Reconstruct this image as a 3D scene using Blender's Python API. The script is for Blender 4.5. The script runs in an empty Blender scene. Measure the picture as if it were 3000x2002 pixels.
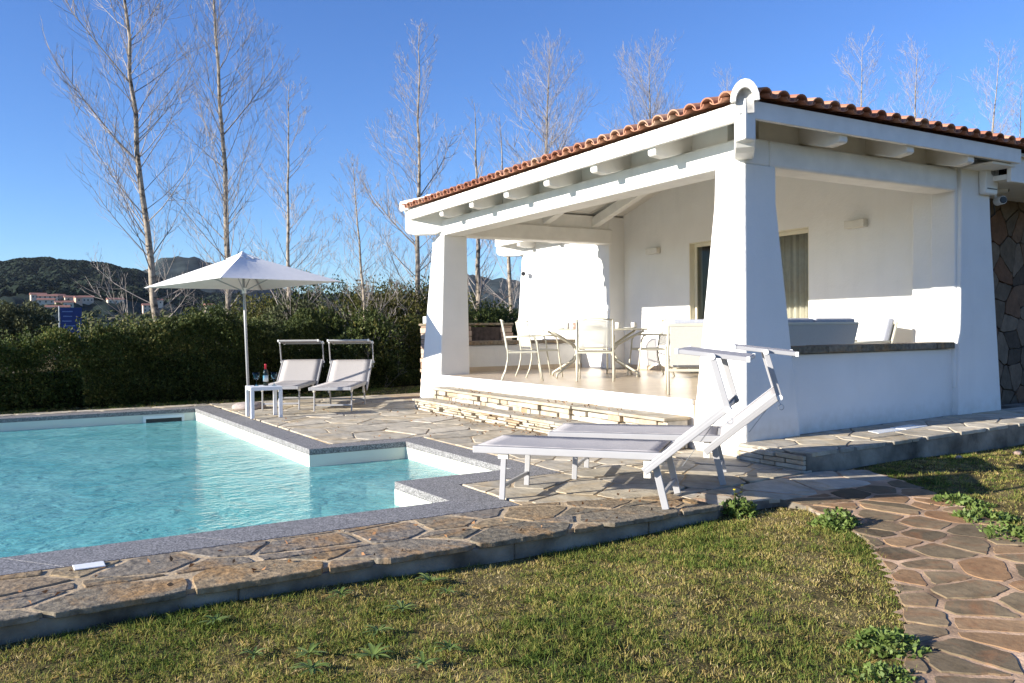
import bpy, math, random
import numpy as np
from mathutils import Vector, Matrix
PI = math.pi
rad = math.radians
random.seed(7)
RNG = np.random.default_rng(11)
S = bpy.context.scene
COL = S.collection

# ------------------------------------------------------------------ helpers
def V(*a): return Vector(a)

class MB:
    """collects shapes, then links them as ONE mesh object"""
    def __init__(s): s.v = []; s.f = []; s.r = []
    def add(s, vs, fs, r=None):
        o = len(s.v); s.v += [tuple(v) for v in vs]
        s.f += [tuple(i + o for i in f) for f in fs]
        s.r += [random.random() if r is None else r] * len(vs)
        return s
    def box(s, x0, x1, y0, y1, z0, z1, r=None):
        return s.add([(x0,y0,z0),(x1,y0,z0),(x1,y1,z0),(x0,y1,z0),(x0,y0,z1),(x1,y0,z1),(x1,y1,z1),(x0,y1,z1)],
            [(0,3,2,1),(4,5,6,7),(0,1,5,4),(1,2,6,5),(2,3,7,6),(3,0,4,7)], r)
    def hexa(s, lo, hi, r=None):
        return s.add(list(lo) + list(hi), [(0,3,2,1),(4,5,6,7),(0,1,5,4),(1,2,6,5),(2,3,7,6),(3,0,4,7)], r)
    def bar(s, a, b, w, h, up=(0,0,1), r=None):
        a = Vector(a); b = Vector(b); d = (b - a).normalized(); u = Vector(up)
        side = d.cross(u)
        if side.length < 1e-4: side = d.cross(Vector((1,0,0)))
        side.normalize(); u = side.cross(d).normalized()
        q = [(-1,-1),(1,-1),(1,1),(-1,1)]
        lo = [a + side*(i*w/2) + u*(j*h/2) for i,j in q]; hi = [b + side*(i*w/2) + u*(j*h/2) for i,j in q]
        return s.add(lo + hi, [(0,3,2,1),(4,5,6,7),(0,1,5,4),(1,2,6,5),(2,3,7,6),(3,0,4,7)], r)
    def tube(s, pts, rads, n=6, cap=True, r=None):
        pts = [Vector(p) for p in pts]
        if not hasattr(rads, '__len__'): rads = [rads]*len(pts)
        vs = []; fs = []
        t = (pts[1]-pts[0]).normalized()
        u = t.cross(Vector((0,0,1)))
        if u.length < 1e-3: u = Vector((1,0,0))
        u.normalize()
        for i,p in enumerate(pts):
            if i == 0: t = pts[1]-pts[0]
            elif i == len(pts)-1: t = pts[-1]-pts[-2]
            else: t = pts[i+1]-pts[i-1]
            t.normalize(); u = (u - t*u.dot(t))
            if u.length < 1e-5: u = t.orthogonal()
            u.normalize(); w = t.cross(u)
            for k in range(n):
                a = 2*PI*k/n; vs.append(p + (u*math.cos(a)+w*math.sin(a))*rads[i])
        for i in range(len(pts)-1):
            for k in range(n):
                a = i*n+k; b = i*n+(k+1)%n; fs.append((a,b,b+n,a+n))
        if cap:
            fs.append(tuple(range(n-1,-1,-1))); fs.append(tuple((len(pts)-1)*n+k for k in range(n)))
        return s.add(vs, fs, r)
    def lathe(s, prof, n=20, c=(0,0,0), r=None):
        vs = []; fs = []
        for (q,z) in prof:
            for k in range(n):
                a = 2*PI*k/n; vs.append((c[0]+q*math.cos(a), c[1]+q*math.sin(a), c[2]+z))
        for i in range(len(prof)-1):
            for k in range(n):
                a=i*n+k; b=i*n+(k+1)%n; fs.append((a,b,b+n,a+n))
        fs.append(tuple(range(n-1,-1,-1))); fs.append(tuple((len(prof)-1)*n+k for k in range(n)))
        return s.add(vs, fs, r)
    def prism(s, poly, z0, z1, r=None):
        n = len(poly)
        f0 = (lambda x,y: z0) if not callable(z0) else z0
        f1 = (lambda x,y: z1) if not callable(z1) else z1
        vs = [(p[0],p[1],f0(*p[:2])) for p in poly] + [(p[0],p[1],f1(*p[:2])) for p in poly]
        a = sum(poly[i][0]*poly[(i+1)%n][1]-poly[(i+1)%n][0]*poly[i][1] for i in range(n))
        fs = [tuple(range(n-1,-1,-1)), tuple(range(n,2*n))] + [(i,(i+1)%n,n+(i+1)%n,n+i) for i in range(n)]
        if a < 0: fs = [tuple(reversed(f)) for f in fs]
        return s.add(vs, fs, r)
    def build(s, name, mat, parent=None, bevel=0, smooth=False, loc=None, seg=2):
        me = bpy.data.meshes.new(name); me.from_pydata(s.v, [], s.f); me.update()
        at = me.attributes.new('rnd', 'FLOAT', 'POINT'); at.data.foreach_set('value', np.array(s.r, dtype=np.float32))
        me.materials.append(mat)
        if smooth: me.polygons.foreach_set('use_smooth', [True]*len(me.polygons))
        o = bpy.data.objects.new(name, me); COL.objects.link(o)
        if parent: o.parent = parent
        if loc: o.location = loc
        if bevel:
            m = o.modifiers.new('bevel','BEVEL'); m.width = bevel; m.segments = seg; m.limit_method = 'ANGLE'; m.angle_limit = rad(40)
            m.harden_normals = False
        return o

def np_mesh(name, verts, nper, mat, rnd, parent=None, smooth=False):
    """verts (N*nper,3): N separate faces of nper corners"""
    n = len(verts); nf = n//nper
    me = bpy.data.meshes.new(name)
    me.vertices.add(n); me.vertices.foreach_set('co', np.ascontiguousarray(verts, dtype=np.float32).ravel())
    me.loops.add(n); me.loops.foreach_set('vertex_index', np.arange(n, dtype=np.int32))
    me.polygons.add(nf); me.polygons.foreach_set('loop_start', np.arange(0,n,nper,dtype=np.int32))
    me.update(calc_edges=True)
    at = me.attributes.new('rnd','FLOAT','POINT'); at.data.foreach_set('value', np.repeat(np.asarray(rnd,dtype=np.float32), nper))
    me.materials.append(mat); me.validate()
    o = bpy.data.objects.new(name, me); COL.objects.link(o)
    if parent: o.parent = parent
    return o

def tag(o, label=None, cat=None, group=None, kind=None):
    if label: o['label'] = label
    if cat: o['category'] = cat
    if group: o['group'] = group
    if kind: o['kind'] = kind
    return o
def thing(name, label, cat, loc=(0,0,0), rz=0, group=None):
    o = bpy.data.objects.new(name, None); COL.objects.link(o); o.location = loc; o.rotation_euler = (0,0,rz)
    o.empty_display_size = .1
    return tag(o, label, cat, group)
def struct(o): o['kind'] = 'structure'; return o
def copy_tree(o, parent=None):
    c = o.copy(); COL.objects.link(c)
    if parent: c.parent = parent
    for ch in list(o.children): copy_tree(ch, c)
    return c

# ------------------------------------------------------------------ materials
def mat(name):
    m = bpy.data.materials.new(name); m.use_nodes = True
    nt = m.node_tree; nt.nodes.clear()
    out = nt.nodes.new('ShaderNodeOutputMaterial')
    return m, nt, out
class N:
    def __init__(s, nt): s.nt = nt
    def __call__(s, t, **kw):
        n = s.nt.nodes.new('ShaderNode'+t)
        for k,v in kw.items():
            if k.startswith('i_'): n.inputs[k[2:].replace('_',' ')].default_value = v
            else: setattr(n, k, v)
        return n
    def link(s, a, b): s.nt.links.new(a, b)
def ramp(n, stops, interp='LINEAR'):
    r = n('ValToRGB'); cr = r.color_ramp; cr.interpolation = interp
    while len(cr.elements) > 1: cr.elements.remove(cr.elements[0])
    cr.elements[0].position = stops[0][0]; cr.elements[0].color = (*stops[0][1],1)
    for p,c in stops[1:]:
        e = cr.elements.new(p); e.color = (*c,1)
    return r
def g3(v): return (v,v,v)

def simple(name, col, rough=.6, metal=0, var=.06, scale=8, bump=0, bscale=60, spec=.5, bdist=.01, detail=4):
    """Principled with a little noise variation in colour and (optional) bump"""
    m, nt, out = mat(name); n = N(nt)
    tc = n('TexCoord'); p = n('BsdfPrincipled'); p.inputs['Roughness'].default_value = rough; p.inputs['Metallic'].default_value = metal
    p.inputs['Specular IOR Level'].default_value = spec
    no = n('TexNoise'); no.inputs['Scale'].default_value = scale; no.inputs['Detail'].default_value = detail
    n.link(tc.outputs['Object'], no.inputs['Vector'])
    lo = tuple(max(0,c*(1-var*2)) for c in col); hi = tuple(min(1,c*(1+var*2)) for c in col)
    r = ramp(n, [(.3,lo),(.7,hi)]); n.link(no.outputs['Fac'], r.inputs['Fac']); n.link(r.outputs['Color'], p.inputs['Base Color'])
    if bump:
        nb = n('TexNoise'); nb.inputs['Scale'].default_value = bscale; nb.inputs['Detail'].default_value = 5
        n.link(tc.outputs['Object'], nb.inputs['Vector'])
        b = n('Bump'); b.inputs['Strength'].default_value = bump; b.inputs['Distance'].default_value = bdist
        n.link(nb.outputs['Fac'], b.inputs['Height']); n.link(b.outputs['Normal'], p.inputs['Normal'])
    n.link(p.outputs['BSDF'], out.inputs['Surface'])
    return m

def attr_mat(name, stops, rough=.8, noise=.25, nscale=6, bump=.3, bscale=30, trans=0, spec=.3, stretch=(1,1,1), bdist=.01, interp='LINEAR', nstops=None, stain=None):
    """colour from the per-shape random attribute, mottled by noise"""
    m, nt, out = mat(name); n = N(nt)
    a = n('Attribute'); a.attribute_name = 'rnd'
    tc = n('TexCoord'); mp = n('Mapping'); mp.inputs['Scale'].default_value = stretch
    n.link(tc.outputs['Object'], mp.inputs['Vector'])
    no = n('TexNoise'); no.inputs['Scale'].default_value = nscale; no.inputs['Detail'].default_value = 6; no.inputs['Roughness'].default_value = .65
    n.link(mp.outputs['Vector'], no.inputs['Vector'])
    r = ramp(n, stops, interp); n.link(a.outputs['Fac'], r.inputs['Fac'])
    r2 = ramp(n, nstops or [(.25, g3(1-noise)),(.75, g3(1+noise))]); n.link(no.outputs['Fac'], r2.inputs['Fac'])
    mx = n('Mix'); mx.data_type = 'RGBA'; mx.blend_type = 'MULTIPLY'; mx.inputs[0].default_value = 1
    n.link(r2.outputs['Color'], mx.inputs[7])
    if stain:
        ns = n('TexNoise'); ns.inputs['Scale'].default_value = stain[1]; ns.inputs['Detail'].default_value = 6; ns.inputs['Roughness'].default_value = .7; ns.inputs['Distortion'].default_value = .8
        n.link(tc.outputs['Object'], ns.inputs['Vector']); rs = ramp(n, [(.50,g3(0)),(.66,g3(stain[2]))]); n.link(ns.outputs['Fac'], rs.inputs['Fac'])
        ms_ = n('Mix'); ms_.data_type = 'RGBA'; n.link(rs.outputs['Color'], ms_.inputs[0]); n.link(r.outputs['Color'], ms_.inputs[6]); ms_.inputs[7].default_value = (*stain[0],1)
        n.link(ms_.outputs[2], mx.inputs[6])
    else: n.link(r.outputs['Color'], mx.inputs[6])
    p = n('BsdfPrincipled'); p.inputs['Roughness'].default_value = rough; p.inputs['Specular IOR Level'].default_value = spec
    n.link(mx.outputs[2], p.inputs['Base Color'])
    if bump:
        nb = n('TexNoise'); nb.inputs['Scale'].default_value = bscale; nb.inputs['Detail'].default_value = 6
        n.link(mp.outputs['Vector'], nb.inputs['Vector'])
        b = n('Bump'); b.inputs['Strength'].default_value = bump; b.inputs['Distance'].default_value = bdist
        n.link(nb.outputs['Fac'], b.inputs['Height']); n.link(b.outputs['Normal'], p.inputs['Normal'])
    if trans:
        t = n('BsdfTranslucent'); n.link(mx.outputs[2], t.inputs['Color'])
        ms = n('MixShader'); ms.inputs[0].default_value = trans
        n.link(p.outputs['BSDF'], ms.inputs[1]); n.link(t.outputs['BSDF'], ms.inputs[2]); n.link(ms.outputs[0], out.inputs['Surface'])
    else: n.link(p.outputs['BSDF'], out.inputs['Surface'])
    return m

M = {}
M['plaster'] = simple('white_plaster', (.745,.735,.71), .9, var=.018, scale=3, bump=.25, bscale=55, spec=.15, bdist=.006)
M['wood_white'] = simple('white_painted_wood', (.79,.77,.72), .6, var=.03, scale=5, bump=.12, bscale=25, spec=.3)
M['metal_white'] = simple('white_powder_coat', (.365,.36,.365), .38, var=.015, scale=10)
M['metal_cream'] = simple('cream_powder_coat', (.52,.49,.385), .4, var=.02, scale=10)
M['groove'] = simple('dark_piping', (.12,.12,.135), .7, var=.05)
M['plastic_white'] = simple('white_plastic', (.78,.78,.76), .4, var=.015)
M['dark_plastic'] = simple('black_plastic', (.02,.02,.022), .35, var=.05)
M['table_white'] = simple('white_lacquer', (.80,.81,.83), .35, var=.012)
M['sling'] = simple('grey_sling_fabric', (.41,.385,.375), .8, var=.05, scale=120, bump=.2, bscale=500, spec=.2)
M['sling_pale'] = simple('pale_sling_fabric', (.52,.51,.46), .8, var=.03, scale=90, bump=.2, bscale=500, spec=.2)
M['cushion'] = simple('grey_cushion_fabric', (.40,.41,.45), .9, var=.05, scale=40, bump=.2, bscale=300, spec=.1)
M['concrete'] = simple('kerb_concrete', (.225,.195,.155), .95, var=.38, scale=3.0, bump=.5, bscale=25, spec=.1, bdist=.02, detail=8)
M['concrete_light'] = simple('grey_roof_mortar', (.42,.41,.39), .95, var=.15, scale=12, bump=.4, bscale=40)
M['mortar'] = simple('sandy_mortar', (.44,.34,.22), .95, var=.18, scale=2.5, bump=.5, bscale=45, spec=.1)
M['path_mortar'] = simple('ochre_mortar', (.42,.285,.185), .95, var=.35, scale=3.0, bump=.5, bscale=45, spec=.1)
M['soil'] = simple('lawn_soil', (.12,.095,.04), 1, var=.3, scale=4, bump=.5, bscale=60, spec=.05, bdist=.03)
M['canvas'] = simple('white_canvas', (.80,.775,.73), .8, var=.012, scale=9, bump=.08, bscale=18, spec=.1, bdist=.02)
M['granite_pink'] = simple('pinkish_granite', (.36,.30,.27), .85, var=.2, scale=60, bump=.3, bscale=60)
M['bottle'] = simple('dark_green_glass', (.006,.012,.008), .08, var=.1)
M['foil'] = simple('red_foil', (.40,.015,.03), .35, var=.1)
M['paper'] = simple('cream_paper', (.72,.68,.60), .7, var=.05)
M['cream_paint'] = simple('cream_joinery_paint', (.74,.69,.54), .45, var=.02)
M['curtain'] = simple('beige_curtain', (.60,.56,.50), .9, var=.04, scale=14, spec=.05)
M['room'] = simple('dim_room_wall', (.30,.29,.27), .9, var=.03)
M['dark_mouth'] = simple('dark_brick', (.05,.035,.03), .95, var=.3, scale=14)  # near-black brown for the barbecue's fire back and infill
M['ceramic'] = simple('cream_ceramic', (.70,.66,.58), .3, var=.02)
M['ceramic_brown'] = simple('brown_ceramic', (.33,.21,.16), .3, var=.04)
M['china'] = simple('white_china', (.80,.80,.78), .2, var=.01)
M['sign_blue'] = simple('blue_sign_face', (.012,.035,.16), .5, var=.08, scale=3)
M['sign_text'] = simple('pale_sign_lettering', (.16,.24,.42), .6, var=.05)
M['steel'] = simple('galvanised_steel', (.45,.47,.48), .45, metal=.6, var=.08)
M['rock'] = simple('pink_rubble', (.42,.30,.24), .9, var=.2, scale=15, bump=.4, bscale=40)
M['carton_orange'] = simple('orange_carton', (.55,.16,.06), .7, var=.08)
M['carton_blue'] = simple('blue_carton', (.10,.12,.16), .7, var=.08)
M['far_wall'] = attr_mat('far_render', [(0,(.62,.53,.40)),(.5,(.68,.56,.42)),(1,(.62,.36,.24))], .9, noise=.06, bump=0)
M['far_roof'] = simple('far_roof_tiles', (.24,.11,.08), .9, var=.2, scale=1.5)
M['window_dark'] = simple('dark_window', (.04,.045,.05), .2, var=.05)

M['slab'] = attr_mat('slate_flagstone', [(0,(.15,.13,.095)),(.3,(.22,.185,.135)),(.55,(.20,.175,.145)),(.8,(.26,.19,.115)),(1,(.29,.225,.14))],
    .8, noise=.55, nscale=20, bump=.9, bscale=24, spec=.10, bdist=.012, stain=((.34,.20,.085),2.2,.75))
M['slab_pale'] = attr_mat('pale_quartzite', [(0,(.33,.295,.235)),(.35,(.41,.37,.30)),(.7,(.46,.40,.30)),(1,(.50,.455,.38))],
    .8, noise=.36, nscale=7, bump=.8, bscale=14, spec=.12, bdist=.01, stretch=(1,.6,1), stain=((.44,.33,.19),2.2,.65))
M['slab_path'] = attr_mat('brown_flagstone', [(0,(.115,.09,.058)),(.3,(.19,.145,.09)),(.55,(.24,.175,.105)),(.8,(.27,.155,.08)),(1,(.31,.22,.13))],
    .82, noise=.36, nscale=7, bump=.5, bscale=22, spec=.06, bdist=.01, stain=((.26,.13,.065),3.,.7))
M['ledge'] = attr_mat('ledge_stone', [(0,(.36,.30,.215)),(.4,(.43,.385,.31)),(.75,(.48,.435,.365)),(.92,(.38,.30,.205)),(1,(.30,.20,.115))], .85, noise=.35, nscale=9, bump=.5, bscale=40, bdist=.01)
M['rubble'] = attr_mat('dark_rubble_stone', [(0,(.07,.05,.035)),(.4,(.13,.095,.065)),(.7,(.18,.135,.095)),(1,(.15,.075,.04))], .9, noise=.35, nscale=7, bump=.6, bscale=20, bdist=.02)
M['tile'] = attr_mat('terracotta_tile', [(0,(.32,.13,.08)),(.4,(.40,.18,.11)),(.8,(.47,.24,.15)),(1,(.44,.29,.20))], .8, noise=.22, nscale=9, bump=.2, bscale=40)
M['bark'] = attr_mat('pale_bark', [(0,(.27,.225,.175)),(1,(.33,.275,.21))], .95, noise=.5, nscale=5, bump=.5, bscale=30, stretch=(1,1,1.6), nstops=[(.38,g3(.25)),(.48,g3(.9)),(.7,g3(1.35))])
M['twig'] = attr_mat('grey_twig', [(0,(.22,.185,.165)),(.6,(.335,.295,.265)),(1,(.45,.405,.365))], .9, noise=.2, nscale=3, bump=0)
M['leaf_dark'] = attr_mat('dark_hedge_leaf', [(0,(.028,.042,.012)),(.5,(.062,.085,.020)),(.85,(.11,.12,.030)),(1,(.22,.19,.06))], .65, noise=.25, nscale=2, bump=0, trans=.2, spec=.22)
M['leaf_lime'] = attr_mat('yellow_green_hedge_leaf', [(0,(.035,.055,.012)),(.5,(.07,.095,.02)),(.85,(.14,.15,.035)),(1,(.22,.17,.06))], .65, noise=.25, nscale=2, bump=0, trans=.25, spec=.22)
M['leaf_olive'] = attr_mat('olive_scrub_leaf', [(0,(.05,.055,.018)),(.5,(.10,.10,.03)),(.85,(.16,.145,.045)),(1,(.21,.15,.07))], .8, noise=.25, nscale=2, bump=0, trans=.2, spec=.12)
M['leaf_grey'] = attr_mat('grey_green_leaf', [(0,(.055,.065,.035)),(.6,(.11,.12,.06)),(1,(.17,.165,.09))], .8, noise=.2, nscale=2, bump=0, trans=.15, spec=.12)
M['weed'] = attr_mat('weed_leaf', [(0,(.07,.115,.022)),(.6,(.14,.20,.045)),(1,(.24,.29,.09))], .6, noise=.2, nscale=8, bump=0, trans=.25, spec=.3)
M['grass'] = attr_mat('dry_green_grass', [(0,(.045,.082,.014)),(.32,(.125,.185,.032)),(.55,(.25,.255,.058)),(.74,(.44,.36,.115)),(.88,(.55,.39,.15)),(1,(.70,.58,.32))], .7, noise=.18, nscale=1.2, bump=0, trans=.3, spec=.2)
M['far_wood'] = attr_mat('far_macchia', [(0,(.012,.020,.016)),(.6,(.022,.032,.022)),(1,(.04,.046,.028))], .95, noise=.5, nscale=.03, bump=0, spec=.05)
M['petal'] = simple('yellow_petal', (.65,.50,.03), .6, var=.05)
M['dry_leaf'] = attr_mat('dry_leaf', [(0,(.20,.09,.04)),(1,(.38,.20,.09))], .8, noise=.1, bump=0)

def granite():
    m, nt, out = mat('grey_granite'); n = N(nt)
    tc = n('TexCoord'); p = n('BsdfPrincipled'); p.inputs['Roughness'].default_value = .7
    v = n('TexVoronoi'); v.inputs['Scale'].default_value = 130; n.link(tc.outputs['Object'], v.inputs['Vector'])
    no = n('TexNoise'); no.inputs['Scale'].default_value = 90; no.inputs['Detail'].default_value = 3; n.link(tc.outputs['Object'], no.inputs['Vector'])
    sp = n('SeparateColor'); n.link(v.outputs['Color'], sp.inputs['Color'])
    mx = n('Math', operation='ADD'); n.link(sp.outputs['Red'], mx.inputs[0]); n.link(no.outputs['Fac'], mx.inputs[1])
    r = ramp(n, [(.25,(.055,.053,.052)),(.5,(.14,.135,.132)),(.75,(.26,.25,.245)),(1,(.40,.385,.375))])
    hf = n('Math', operation='MULTIPLY'); hf.inputs[1].default_value = .6; n.link(mx.outputs[0], hf.inputs[0])
    n.link(hf.outputs[0], r.inputs['Fac']); n.link(r.outputs['Color'], p.inputs['Base Color'])
    n.link(p.outputs['BSDF'], out.inputs['Surface']); return m
M['granite'] = granite()

def floor_tile():
    m, nt, out = mat('porch_floor_tile'); n = N(nt)
    tc = n('TexCoord'); p = n('BsdfPrincipled'); p.inputs['Roughness'].default_value = .28
    mp = n('Mapping'); mp.inputs['Rotation'].default_value = (0,0,rad(-30)); n.link(tc.outputs['Object'], mp.inputs['Vector'])
    b = n('TexBrick'); b.inputs['Scale'].default_value = 1; b.inputs['Brick Width'].default_value = .9; b.inputs['Row Height'].default_value = .2
    b.inputs['Mortar Size'].default_value = .003; b.inputs['Color1'].default_value = (.52,.41,.29,1); b.inputs['Color2'].default_value = (.58,.465,.34,1); b.inputs['Mortar'].default_value = (.30,.24,.18,1)
    n.link(tc.outputs['Object'], b.inputs['Vector'])
    no = n('TexNoise'); no.inputs['Scale'].default_value = 3; no.inputs['Detail'].default_value = 6
    mp2 = n('Mapping'); mp2.inputs['Scale'].default_value = (1,9,1); n.link(tc.outputs['Object'], mp2.inputs['Vector']); n.link(mp2.outputs['Vector'], no.inputs['Vector'])
    r = ramp(n, [(.3,g3(.86)),(.7,g3(1.1))]); n.link(no.outputs['Fac'], r.inputs['Fac'])
    mx = n('Mix'); mx.data_type='RGBA'; mx.blend_type='MULTIPLY'; mx.inputs[0].default_value = 1
    n.link(b.outputs['Color'], mx.inputs[6]); n.link(r.outputs['Color'], mx.inputs[7]); n.link(mx.outputs[2], p.inputs['Base Color'])
    n.link(p.outputs['BSDF'], out.inputs['Surface']); return m
M['floor'] = floor_tile()

def plaster_mat():
    m, nt, out = mat('white_plaster'); n = N(nt)
    tc = n('TexCoord'); p = n('BsdfPrincipled'); p.inputs['Roughness'].default_value = .92; p.inputs['Specular IOR Level'].default_value = .12
    a = n('TexNoise'); a.inputs['Scale'].default_value = 2.2; a.inputs['Detail'].default_value = 6; n.link(tc.outputs['Object'], a.inputs['Vector'])
    r = ramp(n, [(.3,(.785,.77,.735)),(.7,(.83,.815,.78))]); n.link(a.outputs['Fac'], r.inputs['Fac'])
    # rain streaks and splash dirt
    mp = n('Mapping'); mp.inputs['Scale'].default_value = (5,5,.8); n.link(tc.outputs['Object'], mp.inputs['Vector'])
    s1 = n('TexNoise'); s1.inputs['Scale'].default_value = 1; s1.inputs['Detail'].default_value = 5; n.link(mp.outputs['Vector'], s1.inputs['Vector'])
    r1 = ramp(n, [(.55,g3(1)),(.75,g3(.965))]); n.link(s1.outputs['Fac'], r1.inputs['Fac'])
    s2 = n('TexNoise'); s2.inputs['Scale'].default_value = 11; s2.inputs['Detail'].default_value = 8; n.link(tc.outputs['Object'], s2.inputs['Vector'])
    sp = n('SeparateXYZ'); n.link(tc.outputs['Object'], sp.inputs[0])
    h = n('MapRange'); h.inputs['From Min'].default_value = .15; h.inputs['From Max'].default_value = .48; h.inputs['To Min'].default_value = .42; h.inputs['To Max'].default_value = 0; n.link(sp.outputs['Z'], h.inputs['Value'])
    ad = n('Math', operation='MULTIPLY'); n.link(h.outputs[0], ad.inputs[0]); n.link(s2.outputs['Fac'], ad.inputs[1])
    r2 = ramp(n, [(.06,(1,1,1)),(.30,(.80,.76,.69))]); n.link(ad.outputs[0], r2.inputs['Fac'])
    m1 = n('Mix'); m1.data_type='RGBA'; m1.blend_type='MULTIPLY'; m1.inputs[0].default_value=1; n.link(r.outputs['Color'], m1.inputs[6]); n.link(r1.outputs['Color'], m1.inputs[7])
    m2 = n('Mix'); m2.data_type='RGBA'; m2.blend_type='MULTIPLY'; m2.inputs[0].default_value=1; n.link(m1.outputs[2], m2.inputs[6]); n.link(r2.outputs['Color'], m2.inputs[7])
    n.link(m2.outputs[2], p.inputs['Base Color'])
    b1 = n('TexNoise'); b1.inputs['Scale'].default_value = 45; b1.inputs['Detail'].default_value = 6; n.link(tc.outputs['Object'], b1.inputs['Vector'])
    b2 = n('TexNoise'); b2.inputs['Scale'].default_value = 3; b2.inputs['Detail'].default_value = 3; n.link(tc.outputs['Object'], b2.inputs['Vector'])
    bm = n('Math', operation='MULTIPLY_ADD'); bm.inputs[1].default_value = 6; n.link(b2.outputs['Fac'], bm.inputs[0]); n.link(b1.outputs['Fac'], bm.inputs[2])
    b = n('Bump'); b.inputs['Strength'].default_value = .35; b.inputs['Distance'].default_value = .008; n.link(bm.outputs[0], b.inputs['Height']); n.link(b.outputs['Normal'], p.inputs['Normal'])
    n.link(p.outputs['BSDF'], out.inputs['Surface']); return m
M['plaster'] = plaster_mat()

def plank_mat():
    m, nt, out = mat('white_ceiling_boards'); n = N(nt)
    tc = n('TexCoord'); p = n('BsdfPrincipled'); p.inputs['Roughness'].default_value = .6; p.inputs['Base Color'].default_value = (.74,.72,.67,1)
    w = n('TexWave'); w.bands_direction = 'X'; w.inputs['Scale'].default_value = 3.2; n.link(tc.outputs['Object'], w.inputs['Vector'])
    r = ramp(n, [(0,g3(0)),(.08,g3(1))]); n.link(w.outputs['Fac'], r.inputs['Fac'])
    b = n('Bump'); b.inputs['Strength'].default_value = .7; b.inputs['Distance'].default_value = .012
    n.link(r.outputs['Color'], b.inputs['Height']); n.link(b.outputs['Normal'], p.inputs['Normal']); n.link(p.outputs['BSDF'], out.inputs['Surface']); return m
M['boards'] = plank_mat()

def liner_mat():
    m, nt, out = mat('pool_liner'); n = N(nt)
    p = n('BsdfPrincipled'); p.inputs['Roughness'].default_value = .5
    tc = n('TexCoord'); no = n('TexNoise'); no.inputs['Scale'].default_value = 1.3; no.inputs['Detail'].default_value = 4; n.link(tc.outputs['Object'], no.inputs['Vector'])
    r = ramp(n, [(.3,(.62,.63,.53)),(.7,(.69,.70,.60))]); n.link(no.outputs['Fac'], r.inputs['Fac']); n.link(r.outputs['Color'], p.inputs['Base Color'])
    n.link(p.outputs['BSDF'], out.inputs['Surface']); return m
M['liner'] = liner_mat()

def water_mat():
    m, nt, out = mat('pool_water'); n = N(nt)
    tc = n('TexCoord'); mp = n('Mapping'); mp.inputs['Scale'].default_value = (.8,1.25,1); mp.inputs['Rotation'].default_value = (0,0,rad(22)); n.link(tc.outputs['Object'], mp.inputs['Vector'])
    a = n('TexNoise'); a.inputs['Scale'].default_value = 3.6; a.inputs['Detail'].default_value = 5; a.inputs['Distortion'].default_value = .9; n.link(mp.outputs['Vector'], a.inputs['Vector'])
    c = n('TexNoise'); c.inputs['Scale'].default_value = 13; c.inputs['Detail'].default_value = 3; n.link(mp.outputs['Vector'], c.inputs['Vector'])
    ad = n('Math', operation='MULTIPLY_ADD'); ad.inputs[1].default_value = .45; n.link(c.outputs['Fac'], ad.inputs[0]); n.link(a.outputs['Fac'], ad.inputs[2])
    b = n('Bump'); b.inputs['Strength'].default_value = .52; b.inputs['Distance'].default_value = .08; n.link(ad.outputs[0], b.inputs['Height'])
    gl = n('BsdfGlossy'); gl.inputs['Roughness'].default_value = .02; n.link(b.outputs['Normal'], gl.inputs['Normal'])
    tr = n('BsdfTransparent'); rf = n('BsdfRefraction'); rf.inputs['IOR'].default_value = 1.33; rf.inputs['Roughness'].default_value = .0; n.link(b.outputs['Normal'], rf.inputs['Normal'])
    df = n('BsdfDiffuse'); n.link(b.outputs['Normal'], df.inputs['Normal'])
    big = n('TexNoise'); big.inputs['Scale'].default_value = .8; big.inputs['Detail'].default_value = 5; big.inputs['Distortion'].default_value = 1.5; n.link(mp.outputs['Vector'], big.inputs['Vector'])
    cr_ = ramp(n, [(.35,(.12,.415,.44)),(.65,(.235,.555,.56))]); n.link(big.outputs['Fac'], cr_.inputs['Fac']); n.link(cr_.outputs['Color'], df.inputs['Color'])
    m0 = n('MixShader'); m0.inputs[0].default_value = .08; n.link(tr.outputs[0], m0.inputs[1]); n.link(rf.outputs[0], m0.inputs[2])
    m1 = n('MixShader'); m1.inputs[0].default_value = .60; n.link(m0.outputs[0], m1.inputs[1]); n.link(df.outputs[0], m1.inputs[2])
    fr = n('Fresnel'); fr.inputs['IOR'].default_value = 1.33; n.link(b.outputs['Normal'], fr.inputs['Normal'])
    f2 = n('Fresnel'); f2.inputs['IOR'].default_value = 1.33
    k1 = n('Math', operation='MULTIPLY'); k1.inputs[1].default_value = .30; n.link(fr.outputs[0], k1.inputs[0])
    k2 = n('Math', operation='MULTIPLY_ADD'); k2.inputs[1].default_value = .25; n.link(f2.outputs[0], k2.inputs[0]); n.link(k1.outputs[0], k2.inputs[2])
    m2 = n('MixShader'); n.link(k2.outputs[0], m2.inputs[0]); n.link(m1.outputs[0], m2.inputs[1]); n.link(gl.outputs[0], m2.inputs[2])
    n.link(m2.outputs[0], out.inputs['Surface'])
    va = n('VolumeAbsorption'); va.inputs['Color'].default_value = (.12,.90,.925,1); va.inputs['Density'].default_value = .24
    n.link(va.outputs[0], out.inputs['Volume']); return m
M['water'] = water_mat()

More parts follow.
